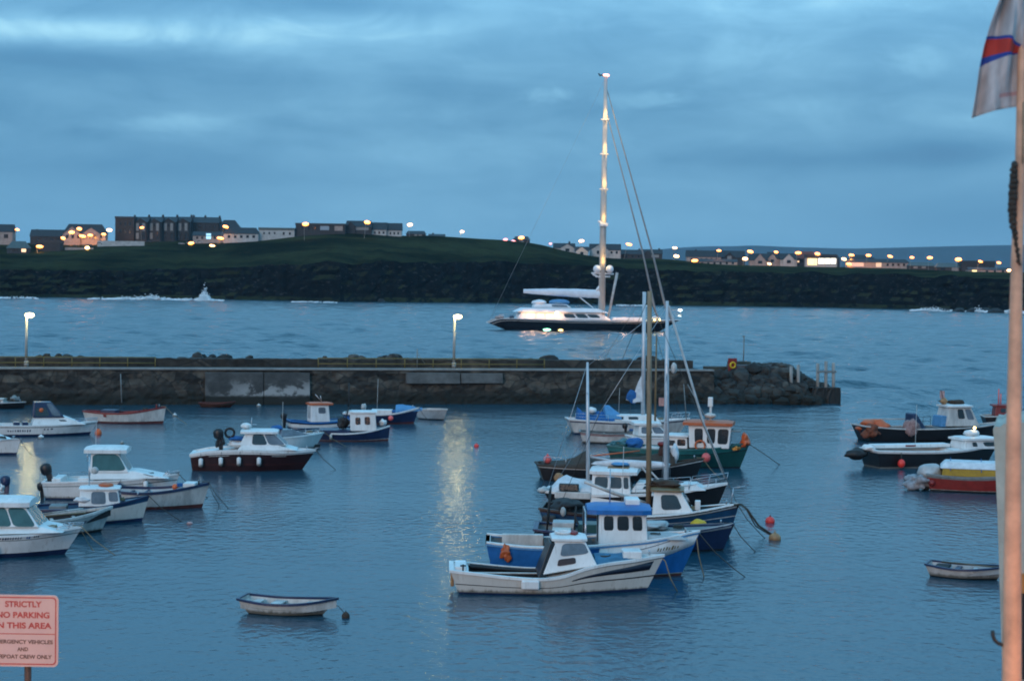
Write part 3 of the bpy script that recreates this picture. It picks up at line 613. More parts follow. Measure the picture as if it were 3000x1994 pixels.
# brown covered boat
b = Boat('sailing_boat', 'black boat under brown canvas covers with pale sail bag beside the green boat', 'boat', (1600, 1408), (2036, 1404), 2.6, GR)
b.hull([(1584, 46), (1700, 40), (1900, 40), (2062, 64)], [(0, .06, BLACK), (.06, .84, BLACK), (.84, .9, OLDW), (.9, 1, BLACK)], tr=.7); b.deck([(1590, 2054, 4)], BROWN); b.gunwale(BROWN, .1, .06)
b.tarp('canvas_cover', [(1596, 52, 46), (1650, 54, 44), (1690, 62, 44), (1726, 86, 46), (1740, 60, 44), (1800, 62, 44), (1900, 70, 46), (1960, 84, 48), (1972, 88, 50)], BROWN, .92)
b.lump('sail_bag', 1962, 1988, -.3, .3, 44, 102, CANVAS, 4, .35); b.lump('brown_sail', 1930, 1964, -.3, .3, 56, 108, M('dark_brown_sail', (.06, .022, .015), .85, .3, 3), 5, .3); b.lump('red_cover', 1926, 1954, -.2, .2, 98, 112, RED, 3, .3)
b.tubes('pushpit', [[(1600, -.6, 48), (1604, -.6, 68)], [(1604, -.6, 68), (1660, -.8, 66)], [(1660, -.8, 66), (1660, -.8, 46)]], .02, STEEL); b.lump('stern_fender', 1626, 1654, -1.15, -.85, -4, 26, TAN, 1, .1); b.tube('sweep', [(1740, .2, 66), (1880, .3, 82)], .04, ORANGE)
p = b.o.matrix_basis @ b.pt(1612, -.4, 60)
e = empty('mooring_buoy', p, 0, 'pink buoy resting on the stern of the brown covered boat', 'buoy', 'pink and red buoys'); mb = MB(); mb.ball((0, 0, 0), (.22, .22, .22)); mb.build('float', PINK, e); mb = MB(); mb.tube([(0, 0, .2), (0, 0, .3)], .05, 8); mb.build('mooring_eye', PINK, e)
# green boat
b = Boat('fishing_boat', 'green fishing boat with white wheelhouse under an orange roof and orange bundle at the bow', 'boat', (1800, 1362), (2168, 1370), 2.7, GR)
b.hull([(1784, 58), (1900, 52), (2010, 54), (2100, 60), (2196, 76)], [(0, .05, BLACK), (.05, .68, TEALD), (.68, .72, BLACK), (.72, 1, TEAL)], tr=.8, fine=2.3); b.deck([(1790, 2000, 16), (2000, 2190, 3)], GREYD); b.gunwale(TEAL, .13, .07)
h = b.house(2024, 2138, 2020, 2144, 58, 124, .66, .62, WHITE, side=[(.14, .34, .22, .86), (.44, .64, .22, .86), (.7, .95, .2, .86)], front=[(.04, .32, .22, .86), (.36, .64, .22, .86), (.68, .96, .22, .86)], roof=(ORANGE, 16, 4, .16, 11, .04))
b.tube('mast', [(2080, 0, 134), (2080, 0, 200)], .07, WHITE); b.lump('radar', 2062, 2096, -.2, .2, 142, 158, OLDW, 2, .1); b.box('mast_light', 2072, 2086, -.1, .1, 176, 204, WHITE, .04)
b.house(1952, 2018, 1954, 2016, 54, 88, .6, .56, WHITE, side=[(.12, .45, .25, .7), (.55, .92, .25, .8)], roof=(WHITE, 4, 4, .1, 6, .03), name='aft_shelter')
mb = MB(); mb.tube([b.pt(2056, -.72, 66) + b.pt(b.xs, 0, 0) * 0 + Vector((.28 * math.cos(t), 0, .28 * math.sin(t))) for t in [i * math.pi / 8 for i in range(17)]], .06, 7); mb.build('life_ring', ORANGE, b.o)
b.loose(b.lump('orange_net', 2168, 2194, -.35, .25, 60, 96, ORNG2, 7, .8), 'bright orange bundle on the bow of the green boat', 'net', 'orange nets'); b.lump('yellow_net', 2148, 2166, -.5, .0, 52, 66, M('amber_plastic', (.7, .3, .06), .5, .3, 5), 8, .8)
b.lump('blue_tarp', 1836, 1886, -.8, .1, 48, 80, BLUEC, 3, .4); b.lump('net_pile', 1790, 1850, -.7, .7, 46, 72, TEALD, 4, .6); b.loose(b.lump('fish_box', 1880, 1940, -.7, -.2, 40, 60, OLDW, 5, .3), 'pale sack on the deck of the green boat beside the blue tarp', 'sack', None)
b.tubes('derrick', [[(2010, 0, 130), (2000, 0, 240)], [(2074, 0, 130), (2010, .1, 240)]], .03, GREYD); b.box('gunwale_board', 2142, 2170, -.5, .5, 108, 111, GREYD, .01)
p = b.o.matrix_basis @ b.pt(2076, -1.12, 34); e = empty('fender_buoy', p, 0, 'round pink buoy hanging on the side of the green fishing boat', 'buoy', 'pink and red buoys'); mb = MB(); mb.ball((0, 0, 0), (.26, .26, .28)); mb.build('float', PINK, e); mb = MB(); mb.tube([(0, .02, .26), (0, .1, .5)], .03, 6); mb.build('lanyard', ROPE, e)
# white yacht rear
b = Boat('sailing_boat', 'white sailing boat with navy stripe, blue cockpit covers and grey mast', 'sailboat', (1690, 1272), (1990, 1270), 2.5, GR)
b.hull([(1672, 44), (1800, 38), (1900, 38), (2020, 46)], [(0, .1, NAVY), (.1, .8, OLDW), (.8, .88, NAVY), (.88, 1, OLDW)], tr=.75); b.deck([(1678, 1780, 8), (1780, 2012, 2)], WHITE); b.gunwale(WHITE, .1, .05)
b.house(1780, 1930, 1790, 1915, 38, 56, .62, .5, WHITE, side=[(.1, .3, .3, .75), (.4, .6, .3, .75)], name='coachroof')
b.tarp('cockpit_cover', [(1700, 78, 46), (1716, 62, 44), (1750, 66, 44), (1790, 60, 44), (1800, 54, 44)], BLUEC, .7); b.tarp('sprayhood', [(1776, 84, 50), (1790, 82, 50), (1820, 58, 48)], LBLUE, .65, 3); b.loose(b.lump('white_drum', 1726, 1752, -.6, .0, 58, 78, WHITE, 2, .15), 'white drum on the blue covered stern of the white sailing boat', 'drum', None)
b.mast(1886, 44, 416, .16, ALU, spreaders=[(250, .4)], dx=-2, tip=.8); b.tarp('furled_sail', [(1856, 108, 96), (1870, 150, 98), (1886, 184, 100)], CANVAS, .12, 5); b.lump('blue_sail_cover', 1838, 1872, -.1, .1, 90, 128, BLUEC, 5, .3)
b.tubes('boom', [[(1886, 0, 92), (1838, 0, 100)]], .06, ALU); b.tubes('rigging', [[(1884, 0, 412), (1990, 0, 48)], [(1884, 0, 412), (1676, 0, 46)], [(1850, 0, 92), (1850, 0, 46)]], .014, ROPE)
b.pulpit(1960, 2015, 18); b.rail([1690, 1720, 1750, 1780], 18, -1)
# white and pink small boat
b = Boat('open_boat', 'pale pink sided small open boat floating just below the white sailing boat stern', 'boat', (1714, 1298), (1880, 1298), 1.9, GR)
b.hull([(1704, 34), (1800, 30), (1892, 38)], [(0, .1, BLACK), (.1, .7, OLDW), (.7, 1, M('faded_red_paint', (.3, .2, .2), .6, .3, 3))], tr=.75); b.deck([(1710, 1884, 12)], DARKIN, 'interior'); b.gunwale(GREYD, .09, .06); b.outboard(1836, -.5, 44, .8, BLACK); b.box('thwart', 1770, 1778, -.8, .8, 22, 26, OLDW)
# white cruiser behind the green boat
b = Boat('cabin_cruiser', 'white cruiser with pale roof and windows half hidden behind the wooden mast and green boat', 'boat', (1866, 1316), (2036, 1312), 2.2, GR)
b.hull([(1858, 36), (1960, 36), (2052, 44)], [(0, .1, NAVY), (.1, 1, WHITE)], tr=.85); b.deck([(1862, 1880, 8), (1880, 2046, 2)], WHITE); b.gunwale(WHITE)
b.house(1876, 1960, 1880, 1932, 38, 70, .7, .6, WHITE, side=[(.1, .5, .25, .85, GLASSL), (.56, .95, .25, .85, GLASSL)], front=[(.1, .9, .1, .9, GLASSL)], roof=(WHITE, 14, 6, .1, 8, .05), name='pilothouse')
b.mast(1928, 70, 330, .07, WOOD, tip=.7)

# ================================================================== far right
b = Boat('fishing_boat', 'black fishing boat with white wheelhouse and orange nets at its stern', 'boat', (2556, 1292), (2930, 1284), 2.8, GF)
b.hull([(2540, 44), (2640, 36), (2760, 36), (2860, 40), (2952, 52)], [(0, .92, BLACK), (.92, 1, GREYW)], tr=.8); b.deck([(2546, 2740, 12), (2740, 2944, 2)], GREYD); b.gunwale(OLDW, .12, .06)
h = b.house(2764, 2856, 2772, 2832, 40, 96, .62, .54, OLDW, side=[(.36, .6, .4, .9), (.68, .92, .35, .9, GLASSL)], front=[(.06, .46, .35, .9, GLASSL), (.54, .94, .35, .9, GLASSL)], roof=(WHITE, 6, 4, .1, 6, .04))
b.house(2752, 2770, 2754, 2770, 38, 70, .5, .45, LBLUE, name='engine_casing'); b.lump('roof_gear', 2782, 2826, -.3, .3, 102, 116, BROWN, 3, .5); b.tubes('aerial', [[(2774, 0, 96), (2762, 0, 144)], [(2756, 0, 112), (2792, 0, 110)]], .04, RUBBER); b.lump('searchlight', 2762, 2780, -.2, .2, 102, 122, TAN, 4, .4); b.box('mast_flag', 2760, 2772, -.02, .02, 120, 142, M('faded_pink_cloth', (.5, .3, .28)), .004)
b.loose(b.lump('orange_net', 2544, 2604, -.8, .6, 20, 56, ORANGE, 6, .8), 'orange net heap on the stern of the black fishing boat', 'net', 'orange nets'); b.lump('brown_net', 2536, 2580, -1.05, -.4, 10, 44, M('rust_net', (.2, .06, .03), .9, .4, 6), 7, .8); b.lump('float_net', 2644, 2680, -1.1, -.5, 10, 64, M('pink_net', (.32, .2, .19), .9, .4, 8), 8, .5); b.house(2676, 2716, 2676, 2688, 28, 78, .5, .4, NAVY, name='winch_cover', bevel=.1)
b.rail([2700, 2740, 2760], 26, 1, RUBBER); b.box('deck_rail', 2560, 2700, .85, .9, 54, 58, GREYW, .01)
b = Boat('motor_boat', 'black hulled boat with white deck and a red buoy on its side', 'boat', (2584, 1372), (2890, 1360), 2.5, GF)
b.hull([(2572, 52), (2700, 48), (2800, 50), (2920, 62)], [(0, .08, OLDW), (.08, .86, BLACK), (.86, 1, WHITE)], tr=.88); b.deck([(2578, 2780, 10), (2780, 2912, 2)], WHITE); b.gunwale(WHITE, .2, .07)
b.house(2808, 2930, 2812, 2900, 50, 76, .66, .6, WHITE, side=[(.2, .32, .3, .8), (.5, .9, .3, .8)], roof=(WHITE, 8, 4, .1, 8, .04), name='cabin'); b.box('side_deck', 2600, 2800, .3, .95, 52, 62, WHITE); b.lump('outboard_motor', 2512, 2566, -.5, .2, 24, 56, RUBBER, 4, .4); b.lump('engine_hood', 2556, 2584, -.5, .3, 46, 66, WHITE, 5, .3); b.box('red_cloth', 2680, 2706, .25, .3, 56, 60, RED, .005)
b.lump('deck_light_shelter', 2830, 2870, -.2, .4, 84, 104, WHITE, 3, .2)
mb = MB(); mb.ball(b.pt(2852, -.1, 110), .08, 8, 6); mb.build('deck_light', EM('warm_lamp', (1, .66, .2), 14), b.o)
p = b.o.matrix_basis @ b.pt(2628, -1.12, 16); e = empty('fender_buoy', p, 0, 'round red buoy hanging on the black hull with white deck', 'buoy', 'pink and red buoys'); mb = MB(); mb.ball((0, 0, 0), (.22, .22, .26)); mb.build('float', REDV, e); mb = MB(); mb.tube([(0, .02, .25), (0, .1, .6)], .03, 6); mb.build('lanyard', ROPE, e)
b = Boat('workboat', 'red hulled boat with yellow side boards and pale cover, grey canvas at its stern', 'boat', (2734, 1438), (3060, 1446), 2.4, GF)
b.hull([(2722, 50), (2850, 46), (3080, 64)], [(0, .1, BLACK), (.1, .14, OLDW), (.14, .8, RED), (.8, 1, GREYD)], tr=.88); b.deck([(2730, 3070, 10)], GREYD); b.gunwale(GREYD, .12, .08)
b.house(2766, 2990, 2768, 2980, 46, 68, .86, .84, M('ochre_boards', (.38, .23, .012), .6, .25, 4), name='side_boards'); b.house(2758, 3000, 2774, 2990, 68, 88, .9, .55, CANVAS, name='deck_cover', bevel=.1); b.tubes('lashing', [[(2790, -.98, 64), (2790, 0, 96)], [(2878, -.98, 62), (2878, 0, 96)]], .02, BLUEC)
b.lump('covered_engine', 2694, 2768, -.6, .5, 22, 76, GREYW, 3, .3); b.lump('canvas_bundle', 2664, 2736, -.9, .2, 0, 44, M('grey_canvas', (.3, .3, .32), .9, .4, 5), 8, .9); b.ball('red_fender', 2738, -1.0, 26, .16, RED)
b = Boat('fishing_boat', 'small boat with red wheelhouse mostly hidden behind the flagpole', 'boat', (2900, 1250), (3120, 1252), 2.4, GF)
b.hull([(2890, 30), (3140, 44)], [(0, 1, BLACK)]); b.deck([(2896, 3130, 8)], GREYD); b.gunwale(OLDW); b.house(2920, 3000, 2922, 2990, 30, 60, .6, .5, RED, side=[(.2, .5, .4, .8)], roof=(RED, 8, 4, .1, 5)); b.tubes('mast', [[(2934, 0, 60), (2934, 0, 110)], [(2940, 0, 60), (2940, 0, 96)]], .05, PINK)
# dinghies
b = Boat('rowing_dinghy', 'small white rowing dinghy with navy gunwale alone in the foreground', 'dinghy', (735, 1800), (945, 1800), 1.35, 'white tenders with navy gunwales', .42)
b.hull([(704, 44), (800, 36), (900, 40), (992, 52)], [(0, .06, BLACK), (.06, .5, CREAM), (.5, .53, GREYD), (.53, .88, CREAM), (.88, 1, NAVY)], tr=.72, fl=.72, fine=2.3, draft=.12)
b.deck([(712, 986, 28)], OLDW, 'interior', .04); b.gunwale(NAVY, .06, .05)
b.box('thwart', 790, 822, -.86, .86, 24, 28, OLDW, .01); b.box('thwart', 735, 760, -.7, .7, 26, 30, OLDW, .01); b.box('thwart', 890, 912, -.7, .7, 26, 30, OLDW, .01); b.box('bow_ring', 960, 972, -.1, .05, 30, 42, PINK, .01)
b.tube('painter', [(972, 0, 34), (992, 0, 28), (1012, 0, 6)], .012, ROPE, 5)
b = Boat('rowing_dinghy', 'white rowing dinghy with dark rim beside the flagpole on the right', 'dinghy', (2736, 1690), (2920, 1697), 1.5, 'white tenders with navy gunwales', .42)
b.hull([(2722, 36), (2820, 30), (2955, 42)], [(0, .1, BLACK), (.1, .86, OLDW), (.86, 1, NAVY)], tr=.7, fl=.75, draft=.15); b.deck([(2728, 2946, 20)], GREYW, 'interior', .04); b.gunwale(NAVY, .06, .05)
b.box('thwart', 2800, 2815, -.86, .86, 20, 24, NAVY, .01); b.box('thwart', 2850, 2862, -.86, .86, 20, 24, OLDW, .01); b.box('stern_cover', 2745, 2785, -.6, .6, 22, 30, DARKIN, .02); b.loose(b.tube('oar', [(2760, .2, 38), (2930, .3, 34)], .03, WOOD), 'oar lying in the white dinghy beside the flagpole', 'oar', 'oars')

# working gear every boat carries: mooring line over the bow, bow cleat, stern lines, deck rope
rg = random.Random(11)
for b in BOATS:
    if b.L < 3.5: continue
    q = b.hp(.985, 1, 1); tipx, tz = q.x, q.z; dx = rg.uniform(1.0, 2.0)
    mb = MB(); mb.tube([(tipx - .3, 0, tz + .05), (tipx + .03, -.06, tz + .03), (tipx + dx * .35, -.1, tz * .55), (tipx + dx * .75, -.15, tz * .15), (tipx + dx, -.2, -.1)], .018, 5); (mb.build('mooring_line', ROPE if rg.random() < .6 else ROPET, b.o) if rg.random() < .45 else 0)
    mb = MB(); mb.tube([(tipx - .42, 0, tz), (tipx - .42, 0, tz + .16)], .035, 6); mb.tube([(tipx - .42, -.13, tz + .13), (tipx - .42, .13, tz + .13)], .025, 6); mb.build('bow_cleat', STEEL, b.o)
    u = rg.uniform(.72, .8); q = b.hp(u, 1, 1); r0 = min(.22, q.y * .5); mb = MB()
    mb.tube([(q.x + r0 * (1 - .1 * (i // 12)) * math.cos(i * math.pi / 6), -.2 * q.y + r0 * (1 - .1 * (i // 12)) * math.sin(i * math.pi / 6), q.z + .05 + .004 * i) for i in range(37)], .022, 5); mb.build('coiled_rope', rg.choice([ROPET, BLUEC, ROPE]), b.o)
    if rg.random() < .22:
        u = rg.uniform(.35, .5); q = b.hp(u, 1, 1); mb = MB(); h = rg.uniform(1.2, 2.4); mb.tube([(q.x, q.y * .4, q.z), (q.x + .05, q.y * .4, q.z + .8 + h)], .014, 5); mb.build('whip_aerial', OLDW, b.o)

# ------------------------------------------------------------------ buoys and floats
GB = 'mooring buoys on the harbour water'
buoy('mooring_buoy', 'bright red round buoy to the right of the wooden masted boat', 2256, 1530, 14, REDV, RED, 1, GB)
buoy('mooring_buoy', 'large tan drum buoy tied by ropes to the wooden masted boat', 2270, 1580, 18, TAN, TAN, .85, GB)
buoy('mooring_buoy', 'small dark mooring buoy floating in front of the foreground rowing dinghy', 1013, 1808, 12, BROWN, RUBBER, 1.1, GB)
buoy('mooring_buoy', 'tiny red buoy alone beside the yellow lamp reflection', 1396, 1308, 7, REDV, RED, 1, GB)
buoy('mooring_buoy', 'orange buoy off the bow of the canopy cruiser', 288, 1272, 10, ORNG2, RUBBER, 1.4, GB)
buoy('mooring_buoy', 'white buoy below the side of the canopy cruiser', 120, 1284, 9, WHITE, WHITE, .9, GB)
buoy('mooring_buoy', 'white buoy off the bow of the red gunwale launch', 512, 1219, 7, WHITE, WHITE, .9, GB)
buoy('mooring_buoy', 'little white buoy left of the pale wheelhouse boat near the pier wall', 758, 1190, 7, WHITE, WHITE, .7, GB)
buoy('mooring_buoy', 'tiny pale pink buoy at the foot of the pier wall above the red gunwale launch', 356, 1181, 6, OLDW, OLDW, 1, GB)
buoy('mooring_buoy', 'pale pink buoy on dark water below the red bottomed open fishing boat', 556, 1534, 9, M('pale_pink_vinyl', (.5, .28, .26)), RUBBER, .6, GB)
buoy('mooring_buoy', 'small white buoy just behind the roof of the green windowed boat', 358, 1300, 6, OLDW, OLDW, 1, GB)
buoy('mooring_buoy', 'faint white buoy on the far side of the red brown rowing boat', 684, 1184, 5, OLDW, OLDW, .8, GB)
def rope(name, label, pts, r=.025, mt=ROPE):
    """pts: (px, py, Y)"""
    mb = MB(); q = [PD(*p) for p in pts]; o = q[0]; mb.tube([p - o for p in q], r, 6); tag(mb.build(name, mt, loc=o), label, 'rope', 'mooring ropes')
Y1, Y2 = P(2150, 1575).y, P(2270, 1580).y
rope('mooring_rope', 'dark doubled rope from the wooden masted boat down to the tan buoy, upper strand', [(2150, 1478, Y1), (2172, 1476, Y1), (2190, 1492, Y1 * .99), (2222, 1538, (Y1 + Y2) / 2), (2266, 1568, Y2)], .045)
rope('mooring_rope', 'thinner lower strand of the rope leading to the tan buoy', [(2168, 1478, Y1), (2186, 1490, Y1 * .99), (2214, 1540, (Y1 + Y2) / 2), (2240, 1556, Y2 * 1.01), (2264, 1570, Y2)], .03)
Y3 = P(2180, 1372).y
rope('mooring_rope', 'thin mooring line slanting into the water from the green boat bow', [(2194, 1300, Y3), (2240, 1330, Y3 * .985), (2284, 1361, P(2284, 1361).y)], .022)
Y4 = P(600, 1488).y
rope('mooring_rope', 'thin mooring line from the white bow with blue gunwale into the water', [(612, 1418, Y4), (625, 1450, Y4 * .98), (642, 1478, P(642, 1478).y)], .016)
Y5 = P(300, 1558).y
rope('mooring_rope', 'pale mooring line from the nearest left cruiser bow into the water', [(240, 1556, P(200, 1622).y), (258, 1590, P(258, 1600).y), (274, 1612, P(274, 1612).y)], .016, ROPET)
HAZE = 3.2e-5
# ================================================================== world: overcast blue dusk
w = bpy.data.worlds.new('World'); S.world = w; w.use_nodes = True
nt = w.node_tree; nt.nodes.clear(); N = nt.nodes.new; LK = nt.links.new
def math_(op, a, b=None, c=None):
    n = N('ShaderNodeMath'); n.operation = op
    for i, v in enumerate((a, b, c)):
        if v is None: continue
        if isinstance(v, (int, float)): n.inputs[i].default_value = v
        else: LK(v, n.inputs[i])
    return n.outputs[0]
def mixc(f, a, b, mode='MIX'):
    n = N('ShaderNodeMix'); n.data_type = 'RGBA'; n.blend_type = mode; n.clamp_factor = True
    for k, v in (('Factor', f), ('A', a), ('B', b)):
        if isinstance(v, (int, float)): n.inputs[k].default_value = v
        elif isinstance(v, tuple): n.inputs[k].default_value = (*v, 1)
        else: LK(v, n.inputs[k])
    return n.outputs['Result']
def rng(v, a, b, c=0.0, d=1.0, sm=True):
    n = N('ShaderNodeMapRange'); n.interpolation_type = 'SMOOTHSTEP' if sm else 'LINEAR'
    for k, q in (('From Min', a), ('From Max', b), ('To Min', c), ('To Max', d)): n.inputs[k].default_value = q
    LK(v, n.inputs['Value']); return n.outputs['Result']
tc = N('ShaderNodeTexCoord'); sp = N('ShaderNodeSeparateXYZ'); LK(tc.outputs['Generated'], sp.inputs[0])
az = math_('ARCTAN2', sp.outputs['X'], sp.outputs['Y']); el = sp.outputs['Z']
def cnoise(ka, ke, seed, det=5, rough=.55, dist=.6):
    cb = N('ShaderNodeCombineXYZ'); LK(math_('MULTIPLY', az, ka), cb.inputs[0]); LK(math_('MULTIPLY', el, ke), cb.inputs[1]); cb.inputs[2].default_value = seed
    t = N('ShaderNodeTexNoise'); t.inputs['Scale'].default_value = 1; t.inputs['Detail'].default_value = det; t.inputs['Roughness'].default_value = rough; t.inputs['Distortion'].default_value = dist
    LK(cb.outputs[0], t.inputs['Vector']); return t.outputs['Fac']
def blob(a0, e0, sa, se):
    """a cloud mass at a bearing and height"""
    x = math_('DIVIDE', math_('SUBTRACT', az, a0), sa); y = math_('DIVIDE', math_('SUBTRACT', el, e0), se)
    r2 = math_('ADD', math_('MULTIPLY', x, x), math_('MULTIPLY', y, y)); return math_('EXPONENT', math_('MULTIPLY', r2, -1.0))
def ae(px, py): d = ray(px, py).normalized(); return math.atan2(d.x, d.y), d.z
CRISP = {(1610, 280), (1870, 295), (560, 360), (2250, 300), (2700, 180)}; n4 = cnoise(22, 48, 5.5, 8, .66, .8)
n1 = cnoise(5, 25, 3.1); n2 = cnoise(15, 38, 8.3, 6, .6); n3 = cnoise(2.2, 17, 1.7, 3)
val = math_('ADD', math_('MULTIPLY', math_('SUBTRACT', n1, .5), .5), math_('MULTIPLY', math_('SUBTRACT', n2, .5), .42))
val = math_('ADD', val, math_('MULTIPLY', math_('SUBTRACT', n3, .5), .45))
hi = rng(el, .03, .09)                       # the air near the horizon is smooth
val = math_('MULTIPLY', val, math_('ADD', math_('MULTIPLY', hi, .9), .25))
# named cloud masses: (bearing px, height px, half width px, half height px, weight, edge noise)
for px, py, sx, sy, wt in ((300, 95, 560, 42, .62), (1000, 70, 500, 40, .28), (150, 170, 420, 38, -.18), (900, 10, 420, 34, -.16), (60, 25, 300, 30, -.1), (900, 230, 900, 60, -.13), (560, 360, 190, 30, .26),
                           (1610, 280, 110, 34, .42), (1870, 295, 170, 32, .32), (2250, 300, 220, 40, .12), (2400, 60, 420, 130, .26), (2560, 130, 160, 90, -.2), (2700, 180, 120, 60, .2), (2760, 445, 240, 50, -.34), (2300, 470, 320, 36, -.2),
                           (250, 480, 600, 60, -.18), (1500, 440, 700, 60, .05), (2900, 640, 500, 90, -.14), (1500, 660, 900, 70, .1)):
    a0, e0 = ae(px, py); bl = blob(a0, e0, sx / F, sy / F)
    if (px, py) in CRISP: val = math_('ADD', val, math_('MULTIPLY', rng(math_('ADD', bl, math_('MULTIPLY', math_('SUBTRACT', n4, .5), 1.9)), .25, 1.15), wt * .8))
    else: val = math_('ADD', val, math_('MULTIPLY', math_('MULTIPLY', bl, wt), math_('ADD', math_('MULTIPLY', n2, 1.6), .2)))
cr = N('ShaderNodeValToRGB'); LK(rng(val, -.7, .7, 0, 1, False), cr.inputs[0]); e = cr.color_ramp.elements
e[0].position = .12; e[0].color = (.068, .205, .40, 1); e[1].position = .88; e[1].color = (.37, .72, .93, 1)
for p_, c_ in ((.36, (.102, .305, .53, 1)), (.52, (.155, .40, .64, 1)), (.68, (.225, .52, .77, 1))):
    q = e.new(p_); q.color = c_
sky = N('ShaderNodeTexSky'); sky.sky_type = 'NISHITA'; sky.sun_disc = False; sky.sun_elevation = R(3); sky.sun_rotation = R(205); sky.altitude = 10
clear = mixc(1.0, sky.outputs['Color'], (.10, .10, .10), 'MULTIPLY')
col = mixc(.94, clear, cr.outputs['Color'])
# overcast: the dome is brighter and paler overhead than at the horizon
up = rng(el, .09, .34)
col = mixc(1.0, col, mixc(up, (1, 1, 1), (1.95, 2.0, 2.0)), 'MULTIPLY')
bg = N('ShaderNodeBackground'); LK(col, bg.inputs[0]); bg.inputs[1].default_value = 1.0
wo = N('ShaderNodeOutputWorld'); LK(bg.outputs[0], wo.inputs[0])
sl = bpy.data.lights.new('sun', 'SUN'); sl.energy = 1.0; sl.angle = R(25); sl.color = (1, .74, .58)
so = bpy.data.objects.new('sun', sl); C.objects.link(so); so.rotation_euler = (R(74), 0, R(-25))
S.view_settings.view_transform = 'Standard'; S.view_settings.look = 'None'; S.view_settings.exposure = 0; S.view_settings.gamma = 1

# ================================================================== water: one sheet to the horizon
mt = bpy.data.materials.new('sea_water'); mt.use_nodes = True; nt = mt.node_tree; N = nt.nodes.new; LK = nt.links.new
bs = nt.nodes['Principled BSDF']
ge = N('ShaderNodeNewGeometry'); sp = N('ShaderNodeSeparateXYZ'); LK(ge.outputs['Position'], sp.inputs[0])
open_ = math_('MAXIMUM', rng(sp.outputs['Y'], 118, 165), rng(math_('SUBTRACT', sp.outputs['X'], math_('MULTIPLY', sp.outputs['Y'], -.05)), 24, 44))
def wn(sx, sy, sc, det, seed, rough=.5):
    mp = N('ShaderNodeMapping'); mp.inputs['Scale'].default_value = (sx, sy, 1); mp.inputs['Location'].default_value = (seed, seed * 2, 0); LK(ge.outputs['Position'], mp.inputs['Vector'])
    t = N('ShaderNodeTexNoise'); t.inputs['Scale'].default_value = sc; t.inputs['Detail'].default_value = det; t.inputs['Roughness'].default_value = rough; LK(mp.outputs[0], t.inputs['Vector']); return t.outputs['Fac']
wind = wn(.35, .8, .045, 3, 47); rip = wn(1.45, 1.1, 1.5, 3, 3); swl = wn(.5, .8, .15, 4, 11, .6); chop = wn(.7, 1.0, .45, 4, 23, .6)
calm = math_('MULTIPLY', math_('MULTIPLY', rip, rng(wind, .36, .62, .5, 1.3)), .066)
h1 = math_('ADD', math_('MULTIPLY', swl, .7), math_('MULTIPLY', chop, .5))
hh = math_('ADD', calm, math_('MULTIPLY', h1, math_('ADD', math_('MULTIPLY', open_, .93), .045)))
bp = N('ShaderNodeBump'); bp.inputs['Strength'].default_value = 1; bp.inputs['Distance'].default_value = 1; LK(hh, bp.inputs['Height'])
LK(bp.outputs['Normal'], bs.inputs['Normal'])
bs.inputs['Base Color'].default_value = (.014, .060, .088, 1); bs.inputs['IOR'].default_value = 1.33
patch = wn(.25, 1, .035, 4, 31)
LK(rng(patch,   .3, .7, .10, .2), bs.inputs['Roughness'])
import numpy as np
rg_ = np.random.default_rng(4)
ys = [26.0]
while ys[-1] < 1090: ys.append(ys[-1] * 1.0045)
while ys[-1] < 9000: ys.append(ys[-1] * 1.3)
sd = np.concatenate([[-8, -3, -1.4, -.75, -.5], np.linspace(-.36, .36, 640), [.5, .75, 1.4, 3, 8]])
Yg, Sg = np.meshgrid(np.array(ys), sd, indexing='ij'); Xg = np.clip(Sg * Yg, -6100, 6100); Zg = np.zeros_like(Yg)
def sst(v, a, b): t = np.clip((v - a) / (b - a), 0, 1); return t * t * (3 - 2 * t)
op = np.maximum(sst(Yg, 150, 190), sst(Xg + .05 * Yg, 26, 48) * sst(Yg, 60, 130)) * (1 - sst(Yg, 1000, 1080))
for k in range(46):            # wind waves: many short crests, each with its own heading
    lam = 2.4 * 1.045 ** k; th = rg_.normal(1.75, .55); kx, ky = np.cos(th) * 2 * np.pi / lam, np.sin(th) * 2 * np.pi / lam
    ph = kx * Xg + ky * Yg + rg_.uniform(0, 6.28) + .8 * np.sin(Xg * rg_.uniform(.01, .05) + Yg * rg_.uniform(.01, .05) + rg_.uniform(0, 6))
    fade = 1 - sst(.0045 * Yg, lam * .3, lam * .6)
    s_ = np.sin(ph); Zg += (s_ + .25 * (s_ * s_ - .5)) * lam ** .75 * .0088 * fade * op
me = bpy.data.meshes.new('water'); nr, nc = Yg.shape
me.vertices.add(nr * nc); me.vertices.foreach_set('co', np.stack([Xg, Yg, Zg], -1).astype(np.float32).ravel())
i0 = (np.arange(nr - 1)[:, None] * nc + np.arange(nc - 1)[None, :]).ravel(); fq = np.stack([i0, i0 + 1, i0 + nc + 1, i0 + nc], -1)
me.loops.add(fq.size); me.loops.foreach_set('vertex_index', fq.ravel().astype(np.int32)); me.polygons.add(len(fq)); me.polygons.foreach_set('loop_start', (np.arange(len(fq)) * 4).astype(np.int32)); me.polygons.foreach_set('use_smooth', np.ones(len(fq), bool)); me.update(calc_edges=True); me.materials.append(mt)
wo_ = bpy.data.objects.new('water', me); C.objects.link(wo_)
tag(wo_, 'choppy blue grey sea running into the calm harbour', 'water', kind='structure')

